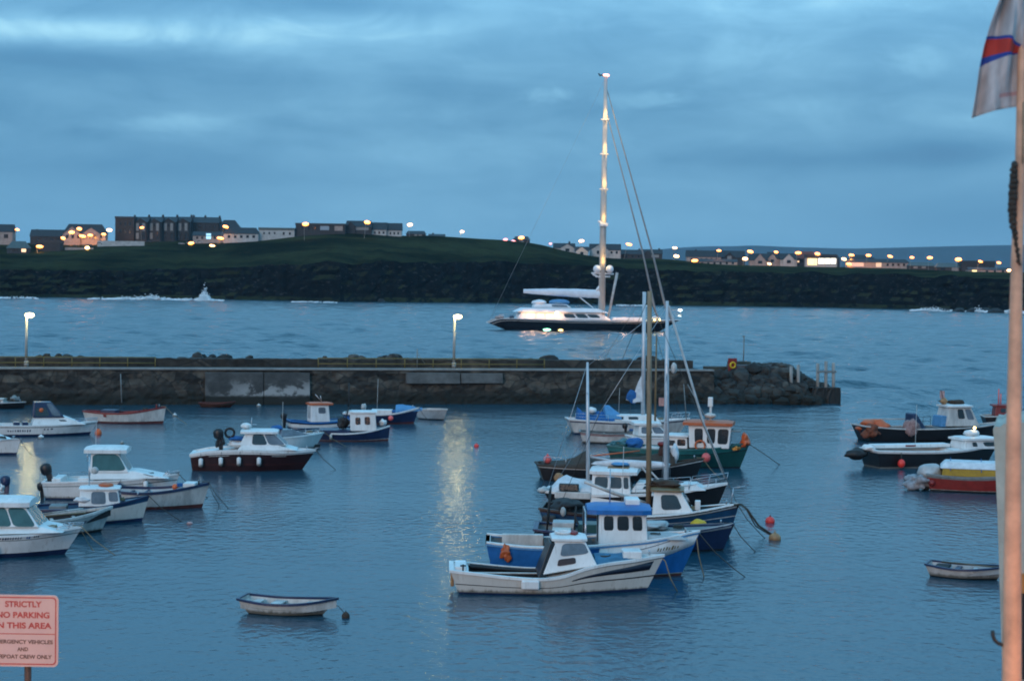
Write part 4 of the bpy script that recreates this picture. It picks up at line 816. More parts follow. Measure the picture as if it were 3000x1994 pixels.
# ================================================================== sea air
mt = bpy.data.materials.new('haze_air'); mt.use_nodes = True; nt = mt.node_tree; nt.nodes.clear()
pv = nt.nodes.new('ShaderNodeVolumePrincipled'); pv.inputs['Color'].default_value = (.5, .8, 1, 1); pv.inputs['Density'].default_value = HAZE; pv.inputs['Anisotropy'].default_value = 0
nt.links.new(pv.outputs[0], nt.nodes.new('ShaderNodeOutputMaterial').inputs['Volume'])
mb = MB(); mb.box(-6200, 6200, -60, 9300, -3.2, 260); tag(mb.build('haze', mt), 'thin blue evening haze over the bay', 'haze', kind='stuff')

# ================================================================== quay under the viewer
QUAY = M('quay_concrete', (.22, .21, .2), .85, .3, 1.5, bump=.02)
mb = MB(); mb.box(-60, 60, -40, 26.5, -2, 2.8); tag(mb.build('quay', QUAY), 'grey concrete quay below the viewer', 'quay', kind='structure')

# ================================================================== stone pier
def stone_mat(name, c1, c2, sc, tide=True, island=False):
    mt = bpy.data.materials.new(name); mt.use_nodes = True; nt = mt.node_tree; N = nt.nodes.new; LK = nt.links.new
    b = nt.nodes['Principled BSDF']; g = N('ShaderNodeNewGeometry')
    mp = N('ShaderNodeMapping'); mp.inputs['Scale'].default_value = (.6, .6, 1.15); LK(g.outputs['Position'], mp.inputs['Vector'])
    v = N('ShaderNodeTexVoronoi'); v.inputs['Scale'].default_value = sc; v.inputs['Randomness'].default_value = .9; LK(mp.outputs[0], v.inputs['Vector'])
    ve = N('ShaderNodeTexVoronoi'); ve.feature = 'DISTANCE_TO_EDGE'; ve.inputs['Scale'].default_value = sc; ve.inputs['Randomness'].default_value = .9; LK(mp.outputs[0], ve.inputs['Vector'])
    n = N('ShaderNodeTexNoise'); n.inputs['Scale'].default_value = 1.3; n.inputs['Detail'].default_value = 8; LK(g.outputs['Position'], n.inputs['Vector'])
    s3 = N('ShaderNodeSeparateColor'); LK(v.outputs['Color'], s3.inputs[0])
    def mix(f, a, b_, mode='MIX'):
        q = N('ShaderNodeMix'); q.data_type = 'RGBA'; q.blend_type = mode
        for k, x in (('Factor', f), ('A', a), ('B', b_)):
            if isinstance(x, float): q.inputs[k].default_value = x
            elif isinstance(x, tuple): q.inputs[k].default_value = (*x, 1)
            else: LK(x, q.inputs[k])
        return q.outputs['Result']
    c = mix(s3.outputs[0], c1, c2)
    r = N('ShaderNodeMapRange'); r.inputs['From Min'].default_value = .3; r.inputs['From Max'].default_value = .7; r.inputs['To Min'].default_value = .3; r.inputs['To Max'].default_value = 1.5; LK(n.outputs['Fac'], r.inputs['Value'])
    c = mix(1.0, c, r.outputs['Result'], 'MULTIPLY')
    j = N('ShaderNodeMapRange'); j.inputs['From Max'].default_value = .05; j.inputs['To Min'].default_value = 1; j.inputs['To Max'].default_value = 0; LK(ve.outputs['Distance'], j.inputs['Value'])
    c = mix(j.outputs['Result'], c, (.010, .010, .010))
    if island:
        q = N('ShaderNodeMapRange'); q.inputs['To Min'].default_value = .35; q.inputs['To Max'].default_value = 1.9; LK(g.outputs['Random Per Island'], q.inputs['Value']); c = mix(1.0, c, q.outputs['Result'], 'MULTIPLY')
    if tide:       # weed below the high water mark
        s = N('ShaderNodeSeparateXYZ'); LK(g.outputs['Position'], s.inputs[0])
        a = N('ShaderNodeMath'); a.operation = 'MULTIPLY_ADD'; LK(n.outputs['Fac'], a.inputs[0]); a.inputs[1].default_value = -1.2; LK(s.outputs['Z'], a.inputs[2])
        t = N('ShaderNodeMapRange'); t.inputs['From Min'].default_value = .0; t.inputs['From Max'].default_value = .7; t.inputs['To Min'].default_value = 1; t.inputs['To Max'].default_value = 0; LK(a.outputs[0], t.inputs['Value'])
        c = mix(t.outputs['Result'], c, (.009, .010, .007))
    LK(c, b.inputs['Base Color']); b.inputs['Roughness'].default_value = .85
    bp = N('ShaderNodeBump'); bp.inputs['Distance'].default_value = .07; LK(ve.outputs['Distance'], bp.inputs['Height']); LK(bp.outputs[0], b.inputs['Normal'])
    return mt
STONE = stone_mat('pier_stone', (.010, .009, .008), (.085, .07, .054), 1.35)
ROCKM = stone_mat('armour_rock', (.018, .017, .015), (.045, .039, .032), .5, True, True)
CONC = M('pier_concrete', (.12, .12, .115), .85, .35, 1.2, bump=.01)
COPE = M('coping_concrete', (.24, .24, .23), .8, .25, 1.5)
PTOP = 2.9
A, B_ = P(-500, 1186), P(2090, 1181)
d = (B_ - A); PL = d.length; d.normalize(); nrm = Vector((d.y, -d.x, 0))    # nrm points at the harbour
prz = math.atan2(d.y, d.x)
pier = empty('stone_pier', A, prz, 'long dark stone pier with concrete panels across the harbour mouth', 'pier')
def pu(px): # pier-local x of a photo column on the wall face
    q = ray(px, 1120); t = nrm.dot(A - EYE) / nrm.dot(q); return (EYE + q * t - A).dot(d)
def nz(x, z, s=1.0, o=0): return noise.noise(Vector((x * s, z * s, o)))
mb = MB(); nx, nzr = 420, 16; rows = []
for j in range(nzr + 1):
    z = -1 + (PTOP + 1) * j / nzr; row = []
    for i in range(nx + 1):
        x = PL * i / nx; bat = (PTOP - z) * .12
        dpt = .16 * nz(x * .9, z * 1.6, 1) + .1 * nz(x * 2.5, z * 3.2, 1, 5)
        row.append((x, -bat - (dpt if j < nzr else 0), z))
    rows.append(row)
mb.grid(rows, 0, False)
mb.add([(0, .1, PTOP), (PL, .1, PTOP), (PL, 7, PTOP), (0, 7, PTOP), (0, 7, -1), (PL, 7, -1)], [(0, 1, 2, 3), (3, 2, 5, 4)])
mb.build('masonry_wall', STONE, pier)
mb = MB(); segs = [(-500, 1065), (1095, 1180), (1165, 2120)]
mb.box(pu(-500), PL, -.14, .55, PTOP + .004, PTOP + .17); mb.build('coping', COPE, pier, .03)
def panel(name, x0, x1, y0, y1, mt, out=.42):
    mb = MB(); a, b_ = pu(x0), pu(x1); k = F / (A.y + B_.y) * 2
    z1 = PTOP - (y0 - 1084) / k; z0 = PTOP - (y1 - 1084) / k; ou = out
    mb.hexa([(a, -ou - .12 * (PTOP - z0), z0), (b_, -ou - .12 * (PTOP - z0), z0), (b_, .05, z0), (a, .05, z0), (a, -ou - .12 * (PTOP - z1) * .5, z1), (b_, -ou - .12 * (PTOP - z1) * .5, z1), (b_, .05, z1), (a, .05, z1)])
    return mb.build(name, mt, pier, .04)
# concrete with white salt bloom towards its foot
mt = bpy.data.materials.new('stained_concrete'); mt.use_nodes = True; nt = mt.node_tree; N = nt.nodes.new; LK = nt.links.new; b_ = nt.nodes['Principled BSDF']
g = N('ShaderNodeNewGeometry'); s = N('ShaderNodeSeparateXYZ'); LK(g.outputs['Position'], s.inputs[0])
mp = N('ShaderNodeMapping'); mp.inputs['Scale'].default_value = (.8, .8, 1.1); LK(g.outputs['Position'], mp.inputs['Vector'])
n = N('ShaderNodeTexNoise'); n.inputs['Scale'].default_value = 1; n.inputs['Detail'].default_value = 7; n.inputs['Roughness'].default_value = .65; LK(mp.outputs[0], n.inputs['Vector'])
zb = math_('MULTIPLY', rng(s.outputs['Z'], .45, .8), rng(s.outputs['Z'], 1.1, 2.5, 1, 0)); xb = rng(s.outputs['X'], -27, -21)
f_ = math_('MULTIPLY', rng(math_('ADD', n.outputs['Fac'], math_('MULTIPLY', zb, .13)), .57, .66), math_('MULTIPLY', zb, xb))
c = mixc(math_('MULTIPLY', f_, .75), mixc(rng(n.outputs['Fac'], .3, .7), (.035, .036, .036), (.078, .078, .075)), (.36, .36, .35))
tide = rng(math_('ADD', s.outputs['Z'], math_('MULTIPLY', n.outputs['Fac'], -1.1)), .0, .3, 1, 0); c = mixc(tide, c, (.011, .012, .009))
LK(c, b_.inputs['Base Color']); b_.inputs['Roughness'].default_value = .85
STAIN = mt
panel('concrete_panel', 600, 770, 1090, 1184, STAIN); panel('concrete_panel', 772, 906, 1091, 1184, STAIN, .38)
panel('concrete_panel', 1188, 1345, 1090, 1122, CONC, .4);
panel('concrete_panel', 1348, 1470, 1091, 1121, M('grey_concrete', (.12, .12, .115), .85, .35, 1.3), .36)
# rear parapet
mb = MB(); rows = []
for yy, zz in ((5.6, PTOP + .005), (5.6, PTOP + .72), (6.4, PTOP + .74), (6.5, PTOP - .5)):
    rows.append([(PL * i / 300, yy + .1 * nz(i * .3, zz, 1), zz + (.07 * nz(i * .35, 3, 1) if zz > PTOP + .1 else 0)) for i in range(301)])
mb.grid(rows, 0, False); mb.build('parapet', ROCKM, pier)
mb = MB()
for k in range(300):       # boulders along the seaward side
    x = PL * random.random(); r = random.uniform(.3, .6) * (1.25 if noise.noise(Vector((x * .12, 0, 0))) > .1 else .8)
    mb.rock((x, 6.9 + random.random() * 1.6, PTOP + random.uniform(-.2, .75) * (1 if noise.noise(Vector((x * .1, 5, 0))) > -.1 else .3)), r, k + 1)
for k in range(420):
    x = PL * random.random(); mb.rock((x, 8.5 + random.random() * 5, PTOP - 1.2 - random.random() * 2), random.uniform(.7, 1.2), k + 900)
bo = mb.build('boulders', ROCKM); bo.location = A; bo.rotation_euler = (0, 0, prz); tag(bo, 'dark boulders heaped along the seaward side of the stone pier', 'boulders', kind='stuff')
# pier head: rock slope, ledge and end block
k_ = F / B_.y
def pw(px, py, y=0.0):  # local point on the pier plane y metres behind the face, from a photo position
    q = ray(px, py); t = (nrm.dot(A - EYE) - y) / nrm.dot(q); v = EYE + q * t - A; return Vector((v.dot(d), y, v.z))
head = empty('pier_head', A + d * PL, prz, 'rocky rounded head at the right end of the stone pier', 'pier head')
mb = MB(); top = [(1985, 1088), (2070, 1086), (2150, 1082), (2230, 1062), (2290, 1058), (2330, 1082), (2380, 1112), (2410, 1130), (2462, 1172)]
for k in range(620):
    px = random.uniform(1985, 2410); yt = interp(top, px) + 14; f = random.random() ** .8; q = pw(px, yt + (1182 - yt) * f, 2.6 * (1 - f) - .3 + random.uniform(-.2, .8))
    mb.rock((q.x - PL, q.y, max(q.z, -.2)), random.uniform(.35, .95), k + 40)
for k in range(260):
    px = random.uniform(2060, 2390); yt = interp(top, px) + 16; q = pw(px, yt + random.uniform(0, 14), random.uniform(2.5, 9)); mb.rock((q.x - PL, q.y, q.z - .2), random.uniform(.5, 1.0), k + 2000)
hr = mb.build('boulder_slope', ROCKM, head); 
a0, a1 = pw(2375, 1140), pw(2458, 1184); mb = MB(); rows = []
for zz in (-1, .5, 1.1, 1.45):
    rows.append([(a0.x - PL + (a1.x - a0.x) * i / 14 + .08 * nz(i, zz, 1), -.35 + .18 * nz(i * .8, zz * 2, 1, 3), zz + (.1 * nz(i * .5, 1, 1) if zz > 1.2 else 0)) for i in range(15)])
mb.grid(rows, 0, False); mb.grid([rows[-1], [(p[0], 6, p[2] - .1) for p in rows[-1]]], 0, False); e = [rows[j][-1] for j in range(4)]; mb.add(e + [(e[3][0], 6, e[3][2] - .1), (e[0][0], 6, -1)], [(0, 1, 2, 3, 4, 5)])
mb.build('end_block', M('wet_dark_stone', (.02, .017, .014), .7, .5, 1.2, bump=.1), head)
a0, a1 = pw(2070, 1070, 5), pw(2192, 1050, 5); mb = MB(); mb.box(a0.x - PL, a1.x - PL, 4.6, 6, PTOP - .6, a0.z - .1); a2 = pw(2140, 1056, 5); mb.box(a2.x - PL, a1.x - PL, 4.2, 5.9, PTOP - .5, a1.z - .25); mb.build('upper_wall', M('head_concrete', (.05, .055, .045), .85, .4, 1), head, .05)
a0, a1 = pw(2150, 1086, 3), pw(2262, 1066, 3); mb = MB(); mb.box(a0.x - PL, a1.x - PL, 2.6, 5, PTOP - 1, a1.z - .1); mb.build('landing', M('landing_concrete', (.1, .095, .1), .85, .3, 1), head, .05)
def pier_world(v): return A + d * v.x + Vector((-d.y, d.x, 0)) * v.y + Vector((0, 0, v.z))
# life ring board at the head
q = pw(2146, 1090, 2.4); e = empty('lifebuoy_board', pier_world(q), prz, 'red and yellow lifebuoy station on the pier head', 'lifebuoy')
kk = F / q.length if 0 else F / pier_world(q).y
mb = MB(); mb.box(-.08, .08, .08, .2, 0, 1.0); mb.build('post', GREYD, e)
mb = MB(); mb.hexa([(-.40, -.05, .05), (.36, -.05, .05), (.36, .08, .05), (-.40, .08, .05), (-.46, -.05, 1.3), (.42, -.05, 1.3), (.42, .08, 1.3), (-.46, .08, 1.3)]); mb.build('board', RED, e, .04)
mb = MB(); mb.tube([(-.02 + .24 * math.cos(t), -.1, .66 + .25 * math.sin(t)) for t in [i * math.pi / 9 for i in range(19)]], .09, 8); mb.build('life_ring', YELLOW, e)
q = pw(2178, 1052, 5); e = empty('marker_post', pier_world(q), prz, 'thin dark post with small topmark on the pier head', 'post')
mb = MB(); mb.tube([(0, 0, -.3), (.03, 0, 2.1)], .06, 8); mb.build('pole', GREYD, e); mb = MB(); mb.box(-.16, .1, -.05, .05, 2.1, 2.22); mb.build('topmark', GREYD, e, .02)
q = pw(1222, 1066, 5); e = empty('marker_post', pier_world(q), prz, 'thin dark pole with a stay on the pier near its lit lamp post', 'post')
mb = MB(); mb.tube([(0, 0, -.3), (0, 0, 1.35)], .045, 8); mb.build('pole', GREYD, e); mb = MB(); mb.tube([(0, 0, 1.0), (.75, 0, 0)], .025, 6); mb.build('stay', GREYD, e)
# concrete dolphins at the end
PILE = M('concrete_pile', (.34, .33, .31), .8, .35, 2, streak=1)
def piles(label, posts, bar=None):
    q0 = pw(posts[0][0], posts[0][2], .8); e = empty('mooring_dolphin', pier_world(q0), prz, label, 'piles', 'pile groups on the pier head')
    for px, y0, y1 in posts:
        a, b_ = pw(px, y1, .8) - q0, pw(px, y0, .8) - q0; mb = MB(); mb.tube([(a.x, 0, a.z - .4), (b_.x, 0, b_.z)], .155, 10); mb.build('pile', PILE, e)
    if bar:
        a, b_ = pw(bar[0], bar[2], .8) - q0, pw(bar[1], bar[2], .8) - q0; mb = MB(); mb.box(a.x, b_.x, -.24, -.17, a.z - .1, a.z + .1); mb.build('cross_beam', GREYD, e, .02)
    return e
piles('pair of pale posts standing in the boulders near the pier end', [(2318, 1072, 1128), (2339, 1068, 1126)])
piles('three pale posts joined by a dark beam on the end block', [(2396, 1064, 1138), (2420, 1058, 1140), (2442, 1062, 1140)], (2390, 2448, 1088))
# yellow railings
def railing(label, x0, x1, n):
    e = empty('guard_railing', pier_world(Vector((pu(x0), 1.4, PTOP))), prz, label, 'railing', 'yellow railings on the pier'); L = pu(x1) - pu(x0)
    for i in range(n + 1):
        mb = MB(); mb.tube([(L * i / n, 0, .0), (L * i / n, 0, 1.02)], .05, 6); mb.build('rail_post', YELP, e)
    for h in (.98, .5):
        mb = MB(); mb.tube([(L * i / n, 0, h + .0) for i in range(n + 1)], .05, 6); mb.build('handrail', YELP, e)
railing('yellow railing along the left end of the pier top', -300, 456, 9); railing('yellow railing along the middle of the pier top', 938, 1606, 8)
mb = MB(); mb.tube([pier_world(pw(356, 1178)) + nrm * .6, pier_world(pw(353, 1094)) + nrm * .5], .05, 6); o = pier_world(pw(356, 1178)); mb.v = [tuple(Vector(v) - o) for v in mb.v]; tag(mb.build('ladder_rail', GREYD, loc=o), 'thin vertical pipe on the pier wall above the pale buoy', 'pipe')
# lamp posts
LAMPG = M('galvanised_steel', (.42, .40, .37), .5, .2, 3, metal=.3)
PLAMP = EM('lamp_glow', (1, .80, .30), 105)
def lamp_post(px, ybase, yhead, label):
    v = pw(px, ybase, 4.2); base = pier_world(v); base.z = PTOP
    k = F / base.y; hgt = (ybase + 6 - yhead) / k
    e = empty('lamp_post', base, prz, label, 'street lamp', 'lit lamp posts on the pier')
    mb = MB(); mb.tube([(0, 0, 0), (0, 0, hgt * .5), (.0, 0, hgt - .05)], [.13, .115, .09], 10); mb.build('post', LAMPG, e)
    mb = MB(); mb.tube([(0, 0, 0), (0, 0, .5)], .19, 10); mb.build('base', LAMPG, e)
    mb = MB(); mb.ball((.28, -.05, hgt + .12), (.44, .22, .1), 14, 8); mb.build('lamp_housing', LAMPG, e)
    mb = MB(); mb.ball((.26, -.12, hgt - .02), (.38, .28, .21), 12, 8); mb.build('lamp_glass', PLAMP, e)
lamp_post(77, 1052, 905, 'lit lamp post at the left end of the pier'); lamp_post(1330, 1058, 912, 'lit lamp post standing on the pier near the middle of the photo')
# ================================================================== headland
def land_mat():
    mt = bpy.data.materials.new('headland_turf_and_rock'); mt.use_nodes = True; nt = mt.node_tree; N = nt.nodes.new; LK = nt.links.new
    b = nt.nodes['Principled BSDF']; g = N('ShaderNodeNewGeometry'); s = N('ShaderNodeSeparateXYZ'); LK(g.outputs['Normal'], s.inputs[0])
    def ns(sc, det, mp_=None):
        t = N('ShaderNodeTexNoise'); t.inputs['Scale'].default_value = sc; t.inputs['Detail'].default_value = det; t.inputs['Roughness'].default_value = .62
        if mp_:
            m_ = N('ShaderNodeMapping'); m_.inputs['Scale'].default_value = mp_; LK(g.outputs['Position'], m_.inputs['Vector']); LK(m_.outputs[0], t.inputs['Vector'])
        else: LK(g.outputs['Position'], t.inputs['Vector'])
        return t.outputs['Fac']
    def rg(v, a, b_, c=0., d_=1.):
        n = N('ShaderNodeMapRange'); n.interpolation_type = 'SMOOTHSTEP'
        for k, q in (('From Min', a), ('From Max', b_), ('To Min', c), ('To Max', d_)): n.inputs[k].default_value = q
        LK(v, n.inputs['Value']); return n.outputs['Result']
    def mx(f, a, b_):
        q = N('ShaderNodeMix'); q.data_type = 'RGBA'
        for k, x in (('Factor', f), ('A', a), ('B', b_)):
            if isinstance(x, tuple): q.inputs[k].default_value = (*x, 1)
            else: LK(x, q.inputs[k])
        return q.outputs['Result']
    big = ns(.03, 6, (.5, 1, 1.4)); fine = ns(.22, 6, (.6, .6, 1)); vf = ns(.26, 5, (1, 1, 2.2))
    grass = mx(rg(big, .35, .66), (.008, .012, .008), (.036, .041, .020)); grass = mx(rg(fine, .5, .72), grass, (.022, .020, .010))
    rock = mx(rg(fine, .35, .7), (.003, .004, .005), (.011, .012, .013)); rock = mx(rg(vf, .57, .66), rock, (.032, .034, .036))
    a = N('ShaderNodeMath'); a.operation = 'ADD'; LK(s.outputs['Z'], a.inputs[0]); LK(rg(fine, .3, .7, -.22, .22), a.inputs[1])
    c = mx(rg(a.outputs[0], .62, .84), rock, grass); LK(c, b.inputs['Base Color']); b.inputs['Roughness'].default_value = .9; b.inputs['Specular IOR Level'].default_value = 0
    bp = N('ShaderNodeBump'); bp.inputs['Distance'].default_value = 1.2; LK(fine, bp.inputs['Height']); LK(bp.outputs[0], b.inputs['Normal'])
    return mt
yb = [(-600, 866), (0, 869), (600, 876), (1000, 883), (1500, 887), (2000, 894), (2400, 899), (2700, 906), (3000, 914), (3600, 920)]
yc = [(-600, 788), (0, 790), (300, 792), (600, 786), (900, 772), (1200, 768), (1500, 768), (1700, 778), (1900, 788), (2200, 797), (2600, 804), (3000, 818), (3600, 826)]
ys1 = [(-600, 744), (0, 743), (180, 738), (350, 727), (620, 720), (760, 714), (900, 707), (1050, 703), (1150, 698), (1250, 691), (1400, 700), (1500, 706), (1580, 717), (1650, 734), (1720, 748), (1800, 757), (1950, 760), (2100, 774), (2300, 780), (2600, 786), (2800, 794), (3000, 799), (3600, 808)]
ys2 = [(-600, 710), (0, 712), (180, 710), (330, 708), (560, 704), (760, 697), (860, 684), (1000, 678), (1100, 682), (1170, 690), (1250, 690), (1400, 699), (1500, 705), (1580, 716), (1650, 733), (1720, 747), (1800, 756), (1950, 759), (2100, 773), (2300, 779), (2600, 785), (2800, 793), (3000, 798), (3600, 807)]
def shoreY(px): return P(px, interp(yb, px)).y
rows = [[] for _ in range(24)]
cols = list(range(-600, 3601, 12))
for px in cols:
    Y0 = shoreY(px); b_, c_, s1, s2 = (smooth(q, px) for q in (yb, yc, ys1, ys2))
    c_ += 9 * noise.noise(Vector((px * .012, 4, 2))) + 5 * noise.noise(Vector((px * .04, 1, 2)))
    n0 = noise.noise(Vector((px * .011, 0, 2))); n1 = noise.noise(Vector((px * .035, 3, 1)))
    Yf = Y0 + n0 * 5 + n1 * 3
    rows[0].append(P(px, b_, -1.5) + Vector((0, -3 + n1 * 4, 0)))
    rows[1].append(PD(px, b_ + .6, Yf - 1) + Vector((0, 0, 0)))
    for i in range(2, 11):            # broken cliff
        f = (i - 1) / 9; yi = b_ + (c_ - b_) * f
        nn = noise.noise(Vector((px * .02, yi * .09, 5))) * 7 + noise.noise(Vector((px * .07, yi * .2, 9))) * 3.4
        nn += -6 * max(0, noise.noise(Vector((px * .009, 2.2, 4)))) * (1 - abs(2 * f - 1))
        rows[i].append(PD(px, yi + 1.5 * noise.noise(Vector((px * .05, i, 3))), Yf + 2 + 9 * f + .55 * nn * (.5 + .5 * math.sin(math.pi * f))))
    for i in range(11, 20):           # turf slope
        f = (i - 10) / 9; yi = c_ + (s1 - c_) * f
        rows[i].append(PD(px, yi + (1 - f) * 3.0 * noise.noise(Vector((px * .013, i * .6, 7))), Yf * (1 - f) + Y0 * f + 12 + 87 * f + 9 * noise.noise(Vector((px * .02, i * .5, 3))) * (1 - f)))
    for i in range(20, 23):
        f = (i - 19) / 3; rows[i].append(PD(px, s1 + (s2 - s1) * f, Y0 + 99 + 75 * f))
    p = rows[22][-1]; rows[23].append(Vector((p.x * 1.35, p.y + 420, p.z - 1)))
mb = MB(); mb.grid(rows[:11], 0, False); mb.grid(rows[10:], 0, True)
tag(mb.build('headland', land_mat()), 'dark rocky headland with a green turf top across the bay', 'headland', kind='structure')
def ground(px, f=0.0):
    """pixel row of the ground at a column: f = 0 front edge, 1 upper ground"""
    return interp(ys1, px) + (interp(ys2, px) - interp(ys1, px)) * f
# far hills beyond the town
mb = MB(); HY = 8200; pr = [(-1500, 800), (600, 800), (1500, 800), (1880, 738), (1960, 728), (2060, 722), (2160, 721), (2200, 719), (2300, 723), (2400, 726), (2500, 728), (2640, 725), (2800, 721), (2960, 718), (3200, 715), (3800, 730)]
t = [PD(px, smooth(pr, px), HY) for px in range(-1500, 3801, 25)]
mb.grid([[Vector((p.x, HY - 900, -2)) for p in t], [Vector((p.x, HY - 350, max(0, p.z * .6))) for p in t], t, [Vector((p.x, HY + 600, -2)) for p in t]])
tag(mb.build('hills', M('moorland', (.03, .045, .06), .95, .3, .01)), 'low blue hills far behind the town on the right', 'hills', kind='structure')
# surf at the foot of the cliff
FOAM = M('foam', (.72, .76, .78), .7, .12, .6)
mb = MB(); rn = random.Random(5)
def foam(x0, x1, hpx, n):
    for k in range(n * 3):
        px = rn.uniform(x0, x1); f = (px - x0) / (x1 - x0); env = math.sin(math.pi * f) ** 1.5
        h = hpx * env * abs(rn.gauss(0, .42)); y = interp(yb, px) + rn.uniform(2, 5); p = P(px, y); p.y -= 8 + rn.uniform(-2, 2); kx = F / p.y
        r = rn.uniform(.2, .6) * (1 - .45 * min(1, h / (hpx + .1))); mb.ball((p.x, p.y, h / kx + .1), (r * rn.uniform(1.2, 3.0) if h < hpx * .3 else r, r, r * .8), 6, 4)
foam(0, 120, 5, 26); foam(270, 335, 5, 18); foam(320, 540, 13, 130); foam(415, 490, 22, 60); foam(500, 660, 7, 60); foam(580, 634, 20, 60); foam(592, 620, 52, 110); foam(860, 990, 3, 24)
foam(1800, 1900, 3, 20); foam(2660, 2790, 13, 80); foam(2820, 2890, 14, 50); foam(2920, 2995, 18, 60)
tag(mb.build('surf', FOAM), 'white surf breaking along the foot of the headland', 'surf', kind='stuff')
# outlying skerries at the right
mb = MB()
for px, y, r in ((2760, 912, 3), (2800, 914, 4), (2835, 915, 3), (2880, 914, 3.5), (2910, 917, 4), (2660, 903, 3), (2560, 900, 3), (1480, 886, 3), (1120, 884, 3)):
    p = P(px, y); p.y -= 5; mb.rock((p.x, p.y, .3), r, px, flat=.6)
tag(mb.build('shore_rocks', M('shore_rock', (.012, .013, .014), .8, .4, .6, bump=.2)), 'black rocks awash along the shore of the headland', 'rocks', kind='stuff')

# ================================================================== town
HW = M('house_render', (.42, .42, .41), .85, .25, .5); HP = M('pink_render', (.36, .29, .26), .85, .25, .5); HD = M('dark_render', (.042, .040, .042), .85, .35, .6)
HB = M('brick_gable', (.065, .042, .034), .85, .3, .8); SLATE = M('slate_roof', (.022, .025, .030), .6, .3, .8); SLG = M('green_slate', (.07, .1, .1), .6, .3, .8); RROOF = M('red_tiles', (.16, .05, .035), .7, .3, .8); FASC = M('fascia', (.24, .24, .235), .7, .2, 1)
WG = M('window_glass', (.012, .014, .018), .1, .2, 2); LITW = EM('lit_window', (1, .55, .2), 1.6); LITB = EM('lit_blue_window', (.25, .7, 1), 1.2); LITS = EM('lit_shopfront', (1, .93, .72), 3.2); LITY = EM('lit_amber_shopfront', (1, .72, .22), 1.7)
def house(label, x0, x1, ybase, yeave, yridge, dY, wall, roof, gables=(), wins=(), chim=(), depth=8, hip=0.0, flat=False, name='house', cat='house', dormer=()):
    """x, y in photo pixels at the given depth beyond the shore; gables: (x centre, half width, y peak); wins: (x0,x1,y0,y1[,mat])"""
    xm = (x0 + x1) / 2; Y = shoreY(xm) + dY; o = PD(xm, ybase, Y); k = F / Y
    X = lambda px: (px - xm) / k
    Zt = {}
    def Z(px, py): return PD(px, py, Y).z - o.z
    zb = -6; e = empty(name, o, 0, label, cat, 'buildings of the town across the bay')
    ze = Z(xm, yeave); zr = Z(xm, yridge); a, b_ = X(x0), X(x1)
    mb = MB(); mb.box(a, b_, 0, depth, zb, ze); 
    if not flat and not hip: mb.add([(a, 0, ze), (a, depth, ze), (a, depth / 2, zr - .15)], [(0, 2, 1)]); mb.add([(b_, 0, ze), (b_, depth, ze), (b_, depth / 2, zr - .15)], [(0, 1, 2)])
    wl = mb.build('wall', wall, e)
    mb = MB(); ov = .4; hp_ = hip * (b_ - a)
    if flat: mb.box(a - .3, b_ + .3, -.3, depth + .3, ze + .003, max(zr, ze + .5))
    else:
        mb.add([(a - ov, -ov, ze - .1), (b_ + ov, -ov, ze - .1), (b_ + ov - hp_, depth / 2, zr), (a - ov + hp_, depth / 2, zr), (a - ov, depth + ov, ze - .1), (b_ + ov, depth + ov, ze - .1)], [(0, 1, 2, 3), (3, 2, 5, 4), (0, 3, 4), (1, 5, 2)])
        mb.add([(a - ov, -ov, ze - .3), (b_ + ov, -ov, ze - .3), (b_ + ov, -ov, ze - .1), (a - ov, -ov, ze - .1)], [(0, 1, 2, 3)])
    rf = mb.build('roof', roof, e)
    for gx, gw, gy in gables:
        g0, g1, gz = X(gx - gw), X(gx + gw), Z(gx, gy); gm = (g0 + g1) / 2; mb = MB()
        mb.add([(g0, -1.2, zb), (g1, -1.2, zb), (g1, -1.2, ze), (gm, -1.2, gz), (g0, -1.2, ze), (g0, 2, zb), (g1, 2, zb), (g1, 2, ze), (g0, 2, ze)], [(0, 1, 2, 3, 4), (1, 6, 7, 2), (5, 0, 4, 8)]); gg = mb.build('gable', wall, e)
        mb = MB(); mb.add([(g0 - .3, -1.5, ze - .2), (gm, -1.5, gz + .12), (g1 + .3, -1.5, ze - .2), (g0 - .3, depth / 2, ze - .2), (gm, depth / 2, gz + .12), (g1 + .3, depth / 2, ze - .2)], [(0, 1, 4, 3), (1, 2, 5, 4)]); mb.build('gable_roof', roof, gg)
    for w_ in wins:
        mb = MB(); xa, xb = X(w_[0]), X(w_[1]); za, zc = Z((w_[0] + w_[1]) / 2, w_[3]), Z((w_[0] + w_[1]) / 2, w_[2]); yy = -1.3 if any(abs((w_[0] + w_[1]) / 2 - g[0]) < g[1] for g in gables) else -.06
        mb.box(xa, xb, yy, yy + .1, za, zc); mb.build('window', w_[4] if len(w_) > 4 else WG, wl)
    for cx_, top in chim:
        mb = MB(); mb.box(X(cx_) - .7, X(cx_) + .7, depth / 2 - .5, depth / 2 + .5, zr - 1.2, Z(cx_, top) - .5); mb.box(X(cx_) - .45, X(cx_) - .1, depth / 2 - .2, depth / 2 + .2, Z(cx_, top) - .497, Z(cx_, top)); mb.box(X(cx_) + .15, X(cx_) + .5, depth / 2 - .2, depth / 2 + .2, Z(cx_, top) - .497, Z(cx_, top)); mb.build('chimney', HD, rf)
    return e
def wrow(x0, x1, n, y0, y1, frac=.5, mt=None):
    st = (x1 - x0) / n; return [(x0 + st * i + st * (1 - frac) / 2, x0 + st * i + st * (1 + frac) / 2, y0, y1) + ((mt,) if mt else ()) for i in range(n)]
house('pale pink house with dark roof cut by the left edge', -60, 36, 712, 678, 656, 165, HP, SLATE, wins=wrow(-20, 30, 2, 686, 698))
house('low house with grey green roof below the pink house at the left', 20, 80, 742, 726, 706, 98, HD, SLG, wins=[(63, 76, 729, 738, LITW), (34, 44, 729, 738)], hip=.2)
